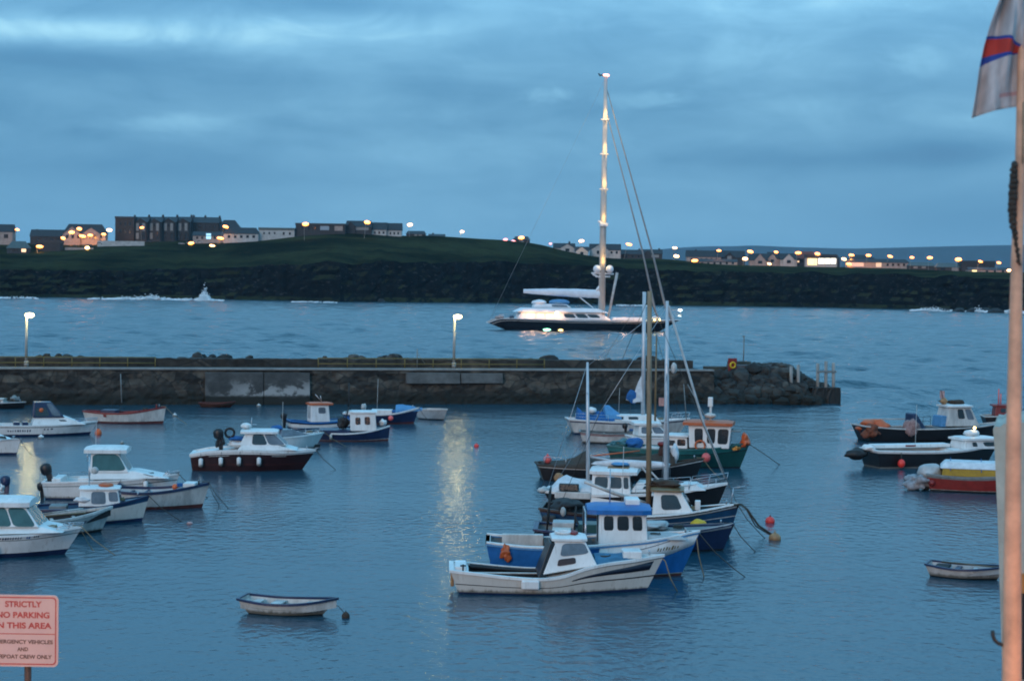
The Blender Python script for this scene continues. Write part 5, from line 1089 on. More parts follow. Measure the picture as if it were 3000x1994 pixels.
house('wide dark house between the left edge and the orange lit house', 88, 186, 716, 692, 672, 160, HD, SLATE, wins=wrow(104, 180, 4, 698, 707), chim=[(104, 670), (172, 672)])
house('dark shed below the wide dark house', 112, 176, 738, 712, 704, 110, HD, SLATE, flat=True, wins=[(120, 130, 718, 726)], name='shed', cat='shed')
house('orange lit house with two front gables under sodium lamps', 184, 308, 709, 684, 656, 150, HP, SLATE, gables=[(212, 24, 664), (268, 26, 667)], wins=wrow(190, 304, 7, 688, 698, .45), hip=.12)
terr = [(337, 392)]
house('brown gable end block of the tall terrace', 337, 392, 708, 640, 634, 165, HB, SLATE, flat=True, wins=wrow(345, 388, 3, 650, 660, .35) + wrow(345, 388, 3, 672, 682, .35), chim=[(388, 628)], depth=14, name='terrace_house', cat='terrace')
for i, (x0, x1) in enumerate(((393, 432), (433, 473), (474, 515), (516, 557))):
    wh = ('directly right of the brown gable end', 'second right of the brown gable end', 'third right of the brown gable end', 'fourth right of the brown gable end')[i]
    xm = (x0 + x1) / 2
    house('dark four storey terrace house with pale bay windows, ' + wh, x0, x1, 708, 650, 634, 165 + i * 2, HD, SLATE, gables=[(xm, 17, 640)],
          wins=[(xm - 13, xm - 5, 654, 676, FASC), (xm + 5, xm + 13, 654, 676, FASC), (xm - 13, xm - 5, 682, 700, FASC if i < 2 else WG), (xm + 5, xm + 13, 682, 700)] + [(xm - 2, xm + 2, 656, 664)], chim=[(x1 - 2, 627)], depth=14, name='terrace_house', cat='terrace')
house('plain dark terrace block with chimneys right of the bay windows', 558, 640, 706, 652, 635, 175, HD, SLATE, wins=wrow(564, 636, 5, 660, 668, .3) + wrow(564, 636, 5, 680, 688, .3), chim=[(562, 628), (596, 629), (638, 630)], depth=14, name='terrace_house', cat='terrace')
house('lower hipped roof house at the right end of the terrace', 636, 702, 702, 668, 644, 180, HD, SLATE, hip=.28, wins=wrow(644, 696, 3, 674, 684, .3))
house('long white bungalow with dark windows and slate roof', 655, 756, 706, 684, 666, 130, HW, SLATE, wins=wrow(662, 752, 5, 689, 697, .42), hip=.1, name='bungalow', cat='bungalow')
house('pinkish bungalow under the yellow lamp with a lit blue window', 565, 654, 708, 690, 678, 132, HP, SLATE, wins=[(604, 618, 684, 700, LITB)] + wrow(622, 650, 2, 692, 700, .4) + wrow(570, 600, 2, 693, 700, .4), name='bungalow', cat='bungalow')
house('long low white building with flat roof', 758, 862, 700, 674, 667, 140, HW, SLG, flat=True, wins=wrow(766, 812, 3, 680, 686, .3) + wrow(822, 858, 2, 680, 688, .3), name='flat_roofed_building', cat='building')
house('long black flat roofed building with pale wall panels', 866, 1010, 680, 660, 654, 150, HD, SLATE, flat=True, wins=[(938, 964, 662, 674, M('pale_blue_panel', (.28, .34, .4), .7)), (980, 1004, 662, 676, HP)] + wrow(878, 930, 3, 664, 672, .4), name='flat_roofed_building', cat='building')
house('dark gabled house right of the flat roofed black building', 1012, 1088, 680, 664, 646, 155, HD, SLATE, gables=[(1028, 14, 650)], wins=[(1038, 1080, 664, 674, FASC)], hip=.05)
house('white house with steep dark roof, left of a matching pair', 1088, 1132, 690, 672, 651, 150, HW, SLATE, wins=wrow(1092, 1130, 3, 678, 685, .4))
house('white house with steep dark roof, right of a matching pair', 1134, 1176, 694, 674, 653, 146, HW, SLATE, wins=wrow(1138, 1172, 3, 680, 687, .4))
house('small dark cottage with white panels below the crest lamp', 1190, 1246, 696, 685, 676, 140, HD, SLATE, wins=[(1214, 1222, 686, 692, FASC), (1226, 1236, 687, 693, FASC)], hip=.1, name='cottage', cat='cottage')
house('tiny cottage roof on the crest of the green hill', 1256, 1302, 698, 691, 685, 140, HD, SLATE, chim=[(1268, 681)], name='cottage', cat='cottage')
house('dark cottage under a lamp on the crest left of the lit mast', 1504, 1552, 712, 702, 692, 140, HD, SLATE, wins=[(1526, 1534, 704, 709, FASC)], hip=.15, name='cottage', cat='cottage')
house('white gabled house, leftmost of the row behind the yacht mast', 1622, 1684, 746, 726, 712, 130, HW, SLATE, gables=[(1662, 20, 715)], wins=[(1656, 1668, 728, 736)], chim=[(1668, 706)])
house('white gabled house second in the row behind the yacht mast', 1686, 1724, 752, 736, 722, 120, HW, SLATE, gables=[(1704, 18, 724)], wins=[(1699, 1709, 738, 746)])
house('broad white gabled house directly behind the lit yacht mast', 1728, 1818, 758, 732, 714, 128, HW, SLATE, gables=[(1756, 26, 716)], wins=[(1748, 1764, 734, 744)] + wrow(1784, 1814, 2, 736, 743, .4))
house('dark low house between the yacht mast and its forestays', 1820, 1882, 760, 744, 731, 135, HD, SLATE, wins=wrow(1826, 1880, 3, 748, 754, .3), chim=[(1874, 727)])
house('dark house with pale gable behind the yacht forestays', 1884, 1940, 762, 742, 730, 140, HD, SLATE, gables=[(1896, 10, 734)], wins=[(1908, 1930, 746, 754, FASC)], chim=[(1932, 726)])
house('long dark roofed terrace with pinkish walls right of the forestays', 2012, 2112, 772, 752, 733, 140, HP, SLATE, wins=wrow(2018, 2106, 6, 756, 764, .35), chim=[(2040, 730), (2096, 732)])
house('low pinkish terrace with dark roof in front of the long terrace', 2040, 2160, 778, 766, 758, 112, HP, SLATE, wins=wrow(2048, 2156, 6, 768, 774, .35))
house('dark roofed house under three lamps right of the long terrace', 2114, 2182, 774, 754, 734, 150, HD, SLATE, gables=[(2136, 16, 740)], wins=[(2130, 2142, 750, 760, FASC)])
house('pink gabled house left of the bright shopfront', 2196, 2248, 782, 762, 742, 135, HP, SLATE, gables=[(2226, 16, 744)], wins=[(2220, 2232, 764, 772)])
house('pinkish gabled house with a lamp at its peak', 2250, 2284, 780, 758, 738, 140, HP, SLATE, gables=[(2262, 13, 744)], wins=[(2257, 2267, 760, 768)])
house('grey gabled house between lamp peak house and red roof', 2286, 2334, 782, 760, 742, 135, HW, SLATE, gables=[(2310, 16, 744)], wins=[(2304, 2316, 762, 771)])
house('house with red tiled roof just left of the bright shopfront', 2336, 2384, 780, 756, 736, 145, HD, RROOF, wins=[(2342, 2352, 760, 768), (2330 + 6, 2341, 764, 768, LITW)])
house('brightly lit filling station shop with white shopfront', 2362, 2452, 786, 756, 746, 118, HW, SLATE, flat=True, wins=[(2366, 2393, 757, 776, LITY), (2397, 2414, 757, 772, LITS), (2416, 2432, 757, 772, LITS), (2434, 2448, 757, 772, LITS)], name='shop', cat='shop')
house('dark building behind the right part of the lit shop', 2400, 2460, 778, 756, 744, 160, HD, SLATE, hip=.15)
house('long low dark roofed building lit orange at its left end', 2482, 2664, 790, 768, 758, 125, HP, SLATE, wins=[(2488, 2530, 769, 780, EM('orange_lamplight_on_wall', (1, .33, .08), .55)), (2566, 2582, 769, 782, EM('amber_lamplight_on_wall', (1, .5, .14), .6))] + wrow(2592, 2656, 4, 772, 779, .4), hip=.06, name='low_building', cat='building')  # lamplight on the wall put in as two glowing panels
house('dark house standing behind the long orange lit building', 2490, 2560, 776, 756, 746, 165, HD, SLATE, hip=.2)
house('low dim house right of the long orange lit building', 2664, 2740, 790, 778, 768, 135, HD, SLG, wins=[(2676, 2688, 780, 786, FASC), (2700, 2712, 780, 786, FASC)], hip=.1)
house('dim green roofed house with pale wall near the flagpole', 2745, 2812, 798, 782, 770, 125, HD, SLG, wins=[(2788, 2808, 783, 795, FASC), (2756, 2768, 784, 791)], hip=.12)
house('dark flat topped block near the flagpole', 2816, 2914, 798, 776, 764, 145, HD, SLATE, flat=True, wins=wrow(2824, 2908, 5, 781, 788, .3), name='flat_roofed_building', cat='building')
house('low house with amber window next to the flagpole', 2838, 2960, 800, 790, 783, 120, HP, SLATE, wins=[(2848, 2862, 785 + 6, 797, LITY)] + wrow(2880, 2950, 3, 792, 797, .3), name='cottage', cat='cottage')
mb = MB(); a, b_ = PD(285, 712, shoreY(285) + 128), PD(432, 708, shoreY(430) + 128); mb.box(0, (b_ - a).x, 0, .4, -4, 1.6); tag(mb.build('garden_wall', HW, loc=a), 'long low white wall in front of the tall terrace', 'wall')
mb = MB(); a, b_ = PD(190, 729, shoreY(190) + 112), PD(280, 726, shoreY(280) + 112); mb.box(0, (b_ - a).x, 0, .4, -4, 1.0); tag(mb.build('garden_wall', HP, loc=a), 'short pale wall below the orange lit house', 'wall')
# cars parked in front of the terrace
def car(px, py, col, label, dY=108):
    Y = shoreY(px) + dY; e = empty('parked_car', PD(px, py, Y), 0, label, 'car', 'cars parked below the terrace')
    mb = MB(); mb.hexa([(-2.1, -.85, .3), (2.1, -.85, .3), (2.1, .85, .3), (-2.1, .85, .3), (-2.05, -.82, .85), (2.0, -.82, .8), (2.0, .82, .8), (-2.05, .82, .85)]); mb.build('body', col, e, .12)
    mb = MB(); mb.hexa([(-1.7, -.75, .84), (1.0, -.75, .82), (1.0, .75, .82), (-1.7, .75, .84), (-1.2, -.62, 1.42), (.35, -.62, 1.42), (.35, .62, 1.42), (-1.2, .62, 1.42)]); mb.build('cabin', WG, e, .08)
    for x in (-1.3, 1.3):
        for y in (-.88, .7):
            mb = MB(); mb.tube([(x, y, .32), (x, y + .18, .32)], .32, 10); mb.build('wheel', RUBBER, e)
    return e
car(292, 716, HW, 'white parked car left of the long white wall'); car(268, 722, HD, 'dark parked car below the orange lit house'); car(532, 716, HW, 'white parked car below the dark terrace'); car(556, 714, M('silver_car_paint', (.3, .31, .33), .3, .1, 2, metal=.4), 'silver parked car right of the white one'); car(585, 711, HW, 'white parked car in front of the pinkish bungalow'); car(440, 710, HD, 'dark parked car at the foot of the bay windowed terrace', 130)
# town lamps
OR_ = EM('sodium_lamp', (1, .29, .04), 8); WHL = EM('pale_lamp', (1, .52, .2), 9); PKL = EM('red_lamp', (1, .25, .25), 4)
proto = {}
def town_lamp(px, py, label, mt=None, dY=None, h=7.5, sc=1.35, pw_=1.0):
    mt = mt or OR_; Y = shoreY(px) + (dY if dY is not None else 112); p = PD(px, py, Y)
    key = mt.name
    if key not in proto:
        e = empty('street_lamp', (0, 0, 0)); mb = MB(); mb.tube([(0, 0, -14), (0, 0, .05), (.5, -.1, .18)], [.09, .06, .05], 6); mb.build('post', LAMPG, e)
        mb = MB(); mb.ball((.8, -.1, .16), (.62, .3, .1), 8, 5); mb.build('lamp_housing', LAMPG, e)
        mb = MB(); mb.ball((.8, -.28, .02), (1.45, .7, .62), 8, 5); mb.build('lamp_glass', mt, e); proto[key] = e  # glass oversized past its housing so its shape carries the glare
    else: e = copy_tree(proto[key])
    if mt is not PKL:      # the luminaire shines down and towards the houses
        l = bpy.data.lights.new('street_lamp_beam', 'SPOT'); l.energy = (3000 if mt is OR_ else 1500) * pw_; l.color = (1, .36, .07) if mt is OR_ else (1, .6, .3); l.spot_size = R(140); l.spot_blend = .6; l.shadow_soft_size = .4
        lo_ = bpy.data.objects.new('street_lamp_beam', l); C.objects.link(lo_); lo_.location = p + Vector((.8, -.3, -.95)); lo_.rotation_euler = (R(32), 0, 0)
    rs_ = random.uniform(.75, 1.2) * sc; e.location = p; e.scale = (rs_, rs_, rs_ * random.uniform(.85, 1.25)); e.rotation_euler = (0, random.uniform(-.1, .25), random.uniform(-.5, .5)); tag(e, label, 'street lamp', 'street lamps of the town across the bay'); return e
L_ = [(47, 672, 'lamp over the dark house next to the pink house', OR_, 140), (110, 722, 'strong orange lamp above the dark shed', OR_, 100), (182, 697, 'orange lamp at the left corner of the gabled orange house', OR_, 140), (205, 681, 'orange lamp in front of the left gable', OR_, 140), (229, 670, 'highest orange lamp before the gabled house roof', OR_, 140), (236, 691, 'orange lamp between the two gables, left of a close pair', OR_, 140), (260, 689, 'orange lamp at the right gable, right of a close pair', OR_, 140), (300, 686, 'orange lamp at the right corner of the gabled house', OR_, 140), (316, 674, 'pale lamp between the gabled house and tall terrace', WHL, 140),
      (412, 667, 'lamp before the leftmost bay windows of the terrace', OR_, 145), (656, 663, 'lamp over the roof between the two bungalows', OR_, 122), (640, 697, 'low amber lamp in front of the pinkish bungalow', OR_, 118), (618, 719, 'low white lamp at the grass edge below the pinkish bungalow', WHL, 97), (253, 726, 'low pale lamp below the orange gabled house', WHL, 99), (556, 713, 'dim low lamp beside the silver parked car', OR_, 102),
      (891, 657, 'lamp at the left end of the black flat roofed building', OR_, 112), (1072, 651, 'lamp before the dark gabled house on the hill', OR_, 112), (1197, 659, 'lamp standing over the small dark cottage', WHL, 112), (1350, 679, 'lone lamp on the crest of the green hill', WHL, 112), (1522, 697, 'lamp over the dark cottage on the crest', OR_, 112), (1699, 706, 'lamp above the second white gabled house', WHL, 112), (1838, 715, 'lamp above the dark low house right of the yacht mast', OR_, 112), (1973, 726, 'upper lamp right of the yacht forestays', WHL, 112), (1977, 750, 'lower lamp right of the yacht forestays', WHL, 100), (2030, 764, 'low amber lamp at the left end of the low terrace', OR_, 100),
      (2103, 734, 'lamp over the right end of the long terrace', OR_, 112), (2193, 736, 'lamp over the gap left of the pink gabled house', OR_, 112), (2178, 758, 'low white lamp left of the pink gabled house', WHL, 100), (2270, 738, 'lamp at the peak of the pinkish gabled house', OR_, 112), (2250, 772, 'low white lamp under the pinkish gabled houses', WHL, 100), (2334, 741, 'lamp between the grey gabled house and red roof', OR_, 112), (2390, 743, 'lamp over the amber part of the bright shop', OR_, 108), (2468, 758, 'white floodlight right of the bright shop', WHL, 108), (2482, 773, 'low yellow lamp between bright shop and long building', OR_, 104),
      (2490, 747, 'lamp over the left end of the long orange lit building', OR_, 112), (2540, 748, 'lamp over the dark house behind the long building', OR_, 112), (2604, 750, 'lamp over the middle of the long building', OR_, 112), (2668, 754, 'lamp over the right end of the long building', OR_, 112), (2720, 755, 'lamp above the low dim house', OR_, 112), (2802, 760, 'lamp left of the dark flat topped block', OR_, 112), (2868, 765, 'lamp in front of the dark flat topped block', OR_, 112), (2922, 769, 'lamp right of the dark flat topped block', OR_, 112), (2952, 792, 'low white lamp closest to the flagpole', WHL, 98)]
for px, py, lb, mt_, dY in L_: town_lamp(px, py, lb, mt_, dY)
for px, py, lb in ((1477, 702, 'faint red light on the crest, left of a pair'), (1501, 707, 'faint red light on the crest, right of a pair'), (1610, 714, 'faint red light left of the white gabled houses')): town_lamp(px, py, lb, PKL, 112, sc=1.0)

# ================================================================== sailing yacht
yb_ = Boat('sailing_superyacht', 'large black hulled sailing yacht with floodlit tall white mast out in the bay', 'yacht', (1492, 968), (1930, 972), 9.0, None, .4)
b = yb_
YW = M('yacht_white', (.74, .75, .77), .35, .08, .5); YB = M('yacht_black', (.008, .010, .016), .2, .2, .4)
b.hull([(1438, 22), (1470, 34), (1560, 34), (1700, 31), (1850, 31), (1992, 37)], [(0, .1, YB), (.1, .8, YB), (.8, .84, OLDW), (.84, 1, YB)], tr=.6, fine=2.0, um=.4, draft=1.5, fl=.9, n=40)
b.deck([(1440, 1530, 3), (1530, 1976, 2)], M('teak_deck', (.2, .13, .08), .7, .2, 2), inset=.15); b.gunwale(YW, .25, .12)
dk = b.house(1516, 1790, 1530, 1756, 32, 54, .68, .6, YW, side=[(.08, .18, .25, .85, LITW), (.2, .29, .25, .85, LITW), (.31, .4, .2, .85, LITW), (.52, .64, .3, .85), (.66, .78, .3, .85), (.8, .92, .35, .8)], name='deckhouse', bevel=.2)
b.house(1512, 1780, 1536, 1750, 54, 66, .78, .64, YW, name='deckhouse_roof', bevel=.3)
b.house(1566, 1676, 1570, 1660, 66, 78, .5, .46, YW, side=[(.5, .95, .3, .85, GLASSL)], front=[(.1, .9, .2, .9, GLASSL)], name='flybridge', bevel=.3); b.lump('flybridge_cover', 1612, 1672, -.46, .46, 74, 92, LBLUE, 3, .1); b.lump('flybridge_seat', 1564, 1606, -.46, .46, 74, 90, YW, 4, .15)
b.house(1790, 1900, 1795, 1880, 32, 42, .45, .38, YW, name='foredeck_coaming', bevel=.2)
mst = b.mast(1764, 36, 744, .84, M('mast_paint', (.52, .49, .45), .4, .08, 1), dx=1, tip=.5)
# furled sail on the boom
rows = []
for i in range(25):
    f = i / 24; px = 1540 + (1762 - 1540) * f; zc = 114 - 6 * f; r1 = .5 + .55 * math.sin(min(1, f * 1.4) * math.pi / 2) ; c0 = b.pt(px, 0, zc)
    rows.append([c0 + Vector((0, .55 * r1 * math.cos(t), r1 * (1.0 if math.sin(t) > 0 else .9) * math.sin(t) + .06 * noise.noise(Vector((i, t, 0))))) for t in [2 * math.pi * k / 12 for k in range(13)]])
mb = MB(); mb.grid(rows); mb.add(rows[0][:-1], [tuple(range(12))]); mb.add(rows[-1][:-1], [tuple(range(12))]); mb.build('sail_on_boom', M('sail_cover', (.62, .7, .78), .7, .1, 1), b.o)
b.tubes('vang', [[(1740, 0, 68), (1694, 0, 104)]], .14, YW); b.tube('pole', [(1782, -.1, 40), (1806, -.1, 172)], [.25, .35], GREYW, 8)
b.tube('gooseneck_strut', [(1746, 0, 112), (1762, 0, 140)], [.5, .2], YW, 8)
for px in (1748, 1784):
    b.ball('satellite_dome', px, -.12, 182, .95, YW)
b.tubes('dome_bracket', [[(1732, -.1, 170), (1796, -.1, 168)], [(1744, -.1, 160), (1786, -.1, 160)], [(1736, -.1, 166), (1762, 0, 156)]], .2, YW)
for zs, w_ in ((310, .38), (414, .3), (516, .26), (617, .22)):
    sp_ = b.tubes('spreader', [[(1764, -w_ * 1.0, zs), (1764, w_, zs)], [(1752, -.04, zs + 1), (1776, -.04, zs + 1)]], .22, YW, 6, mst)
b.box('radar_arm', 1752, 1776, -.3, -.1, 306, 316, YW, .1); b.tube('radar', [(1748, -.15, 322), (1764, -.15, 312)], .3, YW)
b.tubes('wind_vane', [[(1764, 0, 744), (1750, 0, 748)], [(1750, 0, 744), (1744, 0, 752)]], .16, RUBBER)
mb = MB(); mb.ball(b.pt(1766, 0, 747), (.8, .5, .35), 10, 7); mb.build('masthead_light', EM('masthead_red', (1, .25, .16), 7), mst)
for nm, pts, r in (('forestay', [(1766, 0, 650), (1880, 0, 232), (1920, 0, 56), (1938, 0, 28)], .30), ('forestay', [(1766, 0, 716), (1908, 0, 232), (1945, 0, 86), (1968, 0, 34)], .32)):
    mb = MB(); q = [b.pt(*p) for p in pts]; mb.tube(q, [.1, r * .7, r, r], 7); mb.build('furled_headsail', M('furled_sail_grey', (.24, .25, .26), .7, .2, 1), b.o)
b.tubes('rigging', [[(1764, 0, 738), (1446, 0, 30)], [(1764, 0, 738), (1764, -.85, 32)], [(1764, 0, 520), (1758, -.85, 32)], [(1764, 0, 738), (1764, .85, 32)]], .03, STEEL)
b.rail([1446, 1480, 1520], 12, -1, STEEL, .05); b.rail([1800, 1850, 1900, 1950, 1972], 11, -1, STEEL, .05)
b.lump('aft_seat', 1462, 1486, -.4, .4, 32, 44, M('pink_cushion', (.4, .28, .26)), 4, .4); b.lump('aft_locker', 1500, 1514, -.3, .3, 32, 44, NAVY, 3, .3)
b.lump('anchor_windlass', 1908, 1936, -.2, .2, 34, 46, YW, 5, .5); b.lump('bow_roller', 1962, 1972, -.1, .1, 36, 50, YW, 6, .3)
WARM = EM('deck_light_glow', (1, .72, .42), 26); AMB = EM('amber_deck_light', (1, .7, .15), 14)
for px, z, mt_ in ((1630, 52, EM('bright_deck_light', (1, .8, .42), 12)), (1884, 37, AMB), (1898, 37, AMB), (1912, 36, AMB), (1926, 37, AMB)):
    mb = MB(); mb.ball(b.pt(px, -.72 if px < 1800 else -.5, z), .34 if px < 1800 else .2, 8, 6); mb.build('deck_light', mt_, b.o)
mb = MB(); p = b.hp(b.U(1578), .06, -1, .25); mb.ball(p + Vector((0, 0, .15)), (.9, .2, .22), 10, 6); mb.build('waterline_reflection', EM('green_reflection', (.25, 1, .55), 9), b.o)  # reflection of the green navigation light put in as a glowing blob
mb = MB(); p = b.hp(b.U(1626), .06, -1, .25); mb.ball(p + Vector((0, 0, .1)), (.6, .2, .2), 10, 6); mb.build('waterline_reflection', EM('amber_reflection', (1, .75, .2), 5), b.o)  # amber reflection at the waterline, likewise a glowing blob
def plight(name, p, col, w_, r=.15, parent=None, typ='POINT', rot=None):
    l = bpy.data.lights.new(name, typ); l.energy = w_; l.color = col
    if typ in ('POINT', 'SPOT'): l.shadow_soft_size = r
    o = bpy.data.objects.new(name, l); C.objects.link(o); o.location = p
    if parent: o.parent = parent
    if rot: o.rotation_euler = rot
    return o
for z, w_ in ((322, 190), (424, 330), (526, 430), (627, 620), (196, 200)):     # floods on the spreaders shining up the mast, each with an added light above
    plight('mast_floodlight', b.pt(1764, 0, z + 8) + Vector((.2, -1.8, 0)), (1, .58, .17), w_ * 1.1, .25, b.o)
    plight('mast_floodlight', b.pt(1764, 0, z + 42) + Vector((.2, -2.6, 0)), (1, .56, .17), w_ * .2, .25, b.o)  # weaker light added above the spreader to lengthen the lit patch
for px, z, w_ in ((1560, 50, 160), (1600, 48, 240), (1640, 48, 200), (1540, 50, 90), (1820, 46, 220), (1860, 46, 220), (1780, 46, 130), (1930, 44, 160)):
    plight('deck_floodlight', b.pt(px, -.9, z), (1, .52, .27), w_ * .9, .2, b.o)
# lit navigation buoy beyond the bow
p = P(1992, 924); e = empty('navigation_buoy', p, 0, 'small lit buoy on the water off the bow of the black yacht', 'buoy')
mb = MB(); mb.ball((0, 0, .1), (1.1, 1.1, .6), 12, 7); mb.build('float', GREYD, e); mb = MB(); mb.tube([(0, 0, .5), (0, 0, 2.0)], .12, 6); mb.build('mast', GREYD, e); mb = MB(); mb.ball((0, 0, 2.1), (.7, .5, .38), 9, 6); mb.build('lamp_glass', EM('buoy_lamp', (.9, 1, .95), 22), e)
# ================================================================== foreground: sign, flagpole, wall, quay lamps
def text(name, s, size, at, mt, parent, width=None):
    cu = bpy.data.curves.new(name, 'FONT'); cu.body = s; cu.size = size; cu.align_x = 'CENTER'; cu.align_y = 'CENTER'; cu.offset = size * .034
    o = bpy.data.objects.new(name, cu); C.objects.link(o); bpy.context.view_layer.update()
    me = bpy.data.meshes.new_from_object(o.evaluated_get(bpy.context.evaluated_depsgraph_get())); bpy.data.objects.remove(o)
    w_ = max(v.co.x for v in me.vertices) - min(v.co.x for v in me.vertices); k = width / w_ if width else 1
    for v in me.vertices: v.co = Vector((at[0] + v.co.x * k, at[1], at[2] + v.co.y))
    me.materials.append(mt); m_ = bpy.data.objects.new(name, me); C.objects.link(m_); m_.parent = parent; return m_
SY = 24.0; k = F / SY
c0 = PD(68, 1846, SY); base = Vector((c0.x, SY, 2.8))
sg = empty('parking_sign', base, 0, 'pink tinged no parking sign with red capitals on a post, bottom left corner', 'sign')
hz = c0.z - 2.8; hw, hh_ = 104 / k, 106 / k
SGN = M('sign_face', (.52, .37, .35), .45, .06, 2); SGR = M('sign_red', (.36, .035, .035), .5, .1, 3); SGK = M('sign_dark_text', (.09, .045, .04), .5, .1, 3)
def rrect(w_, h_, r, n=5):
    o = []
    for cx, cz, s0 in ((w_ - r, h_ - r, 0), (-w_ + r, h_ - r, 1), (-w_ + r, -h_ + r, 2), (w_ - r, -h_ + r, 3)):
        for i in range(n + 1):
            a = math.pi / 2 * (s0 + i / n); o.append((cx + r * math.cos(a), cz + r * math.sin(a)))
    return o
sroll = 0.004
mb = MB(); q = rrect(hw, hh_, .07); n = len(q)
mb.add([(x, -.012, hz + z) for x, z in q] + [(x, .012, hz + z) for x, z in q], [tuple(range(n - 1, -1, -1)), tuple(range(n, 2 * n))] + [(i, (i + 1) % n, n + (i + 1) % n, n + i) for i in range(n)])
bd = mb.build('sign_board', SGN, sg)
mb = MB(); q1, q2 = rrect(hw - .028, hh_ - .028, .055), rrect(hw - .045, hh_ - .045, .045)
mb.add([(x, -.0145, hz + z) for x, z in q1] + [(x, -.0145, hz + z) for x, z in q2], [(i, n + i, n + (i + 1) % n, (i + 1) % n) for i in range(n)]); mb.build('border', SGR, bd)
mb = MB(); zl = hz + (1846 - 1855) / k; mb.add([(-hw + .05, -.0145, zl - .006), (hw - .05, -.0145, zl - .006), (hw - .05, -.0145, zl + .006), (-hw + .05, -.0145, zl + .006)], [(0, 1, 2, 3)]); mb.build('divider_line', SGR, bd)
for s_, y, sz, wpx, mt_ in (('STRICTLY', 1768, .115, 108, SGR), ('NO PARKING', 1800, .115, 156, SGR), ('IN THIS AREA', 1831, .115, 166, SGR), ('EMERGENCY VEHICLES', 1879, .075, 176, SGK), ('AND', 1901, .075, 32, SGK), ('LIFEBOAT CREW ONLY', 1923, .075, 170, SGK)):
    text('lettering', s_, sz, (0, -.0150, hz + (1846 - y) / k), mt_, bd, wpx / k)
mb = MB(); mb.tube([(.05, .07, 0), (.05, .07, hz + hh_ * .6)], .05, 12); mb.build('post', M('rusty_post', (.09, .05, .035), .7, .35, 8), sg)
mb = MB(); mb.box(-.03, .13, .0125, .03, hz - hh_ + .12, hz - hh_ + .17); mb.box(-.03, .13, .0125, .03, hz + .2, hz + .25); mb.build('clamp', LAMPG, sg)
# flagpole
FY = 12.0; k = F / FY
pb = PD(2963, 1994, FY); dz = pb.z - 2.8
fp = empty('flagpole', (pb.x - .02, FY, 2.8), 0, 'tall pale flagpole lit orange along the right edge', 'flagpole')
POLE = M('pole_paint', (.66, .36, .23), .5, .3, 4)
mb = MB(); pts = []
for py, px, wd in ((1994, 2964, 57), (1300, 2969, 45), (770, 2979, 34), (480, 2989, 30), (0, 2999, 26), (-260, 3006, 22)):
    p = PD(px, py, FY); pts.append((Vector((p.x, FY, p.z)) - fp.location, wd / 2 / k))
pts.insert(0, (Vector((0, 0, 0)), .085)); mb.tube([p for p, _ in pts], [r for _, r in pts], 20); mb.build('pole', POLE, fp)
mb = MB(); mb.tube([(0, 0, 0), (0, 0, .12)], .2, 16); mb.build('base_plate', LAMPG, fp)
mb = MB(); top = pts[-1]; mb.ball(top[0] + Vector((0, 0, .05)), .05, 12, 8); mb.build('finial', POLE, fp)
def fl(px, py, dy=0.0):
    p = PD(px, py, FY); return Vector((p.x, FY + dy, p.z)) - fp.location
mb = MB(); q = []
for i in range(60):
    f = i / 59; py = 478 + (775 - 478) * f; px = (2966 - 6 * math.sin(f * 3.0) if f < .55 else 2960 + (f - .55) * 44); q.append(fl(px + 1.5 * math.sin(i * 1.3), py, -.05 + .012 * math.sin(i * 2.1)))
mb.tube(q, [(.012 + .018 * math.sin(math.pi * min(1, i / 50 + .1)) ** .7 + .004 * math.sin(i * 1.9)) for i in range(60)], 9); mb.build('halyard_bundle', M('dark_rope_bundle', (.05, .04, .032), .95, .4, 30, bump=.01), fp)
mb = MB(); mb.tube([fl(2968, 1889, .0), fl(2938, 1888, .0), fl(2922, 1882), fl(2913, 1872), fl(2909, 1860), fl(2908, 1846)], .0135, 10); mb.build('cleat_hook', RUBBER, fp)
mb = MB(); mb.tube([fl(2992, 300, -.045), fl(2990, 480, -.05)], .004, 6); mb.build('halyard', ROPET, fp)
# flag: white cloth with a red bar edged in blue, hanging in folds
mt = bpy.data.materials.new('flag_cloth'); mt.use_nodes = True; nt = mt.node_tree; N = nt.nodes.new; LK = nt.links.new; b_ = nt.nodes['Principled BSDF']
uv = N('ShaderNodeUVMap'); s = N('ShaderNodeSeparateXYZ'); LK(uv.outputs[0], s.inputs[0]); U_, V_ = s.outputs['X'], s.outputs['Y']
# the broad bar crosses the cloth between v = .47 and .72, narrowing at the pole; U runs pole -> fly
lo = math_('SUBTRACT', .388, math_('MULTIPLY', U_, .02)); hi_ = math_('ADD', .44, math_('SUBTRACT', math_('MULTIPLY', U_, .23), math_('MULTIPLY', math_('MULTIPLY', U_, U_), .085)))
def step(a, b): return math_('GREATER_THAN', a, b)
inb = math_('MULTIPLY', step(V_, lo), step(hi_, V_)); inr = math_('MULTIPLY', step(V_, math_('ADD', lo, math_('MULTIPLY', U_, .065))), step(math_('SUBTRACT', hi_, .022), V_))
n = N('ShaderNodeTexNoise'); n.inputs['Scale'].default_value = 5; LK(uv.outputs[0], n.inputs['Vector'])
wht = mixc(rng(n.outputs['Fac'], .3, .7), (.36, .32, .32), (.52, .47, .47))
c = mixc(inb, wht, (.018, .05, .26)); c = mixc(inr, c, (.42, .035, .025))
ln = math_('MULTIPLY', math_('MULTIPLY', step(V_, .085), step(.115, V_)), step(.5, U_)); c = mixc(math_('MULTIPLY', ln, .5), c, (.4, .1, .1))
tp = step(V_, math_('ADD', .985, math_('MULTIPLY', U_, -.06))); c = mixc(tp, c, (.16, .02, .03))
LK(c, b_.inputs['Base Color']); b_.inputs['Roughness'].default_value = .85
nu, nv = 40, 50
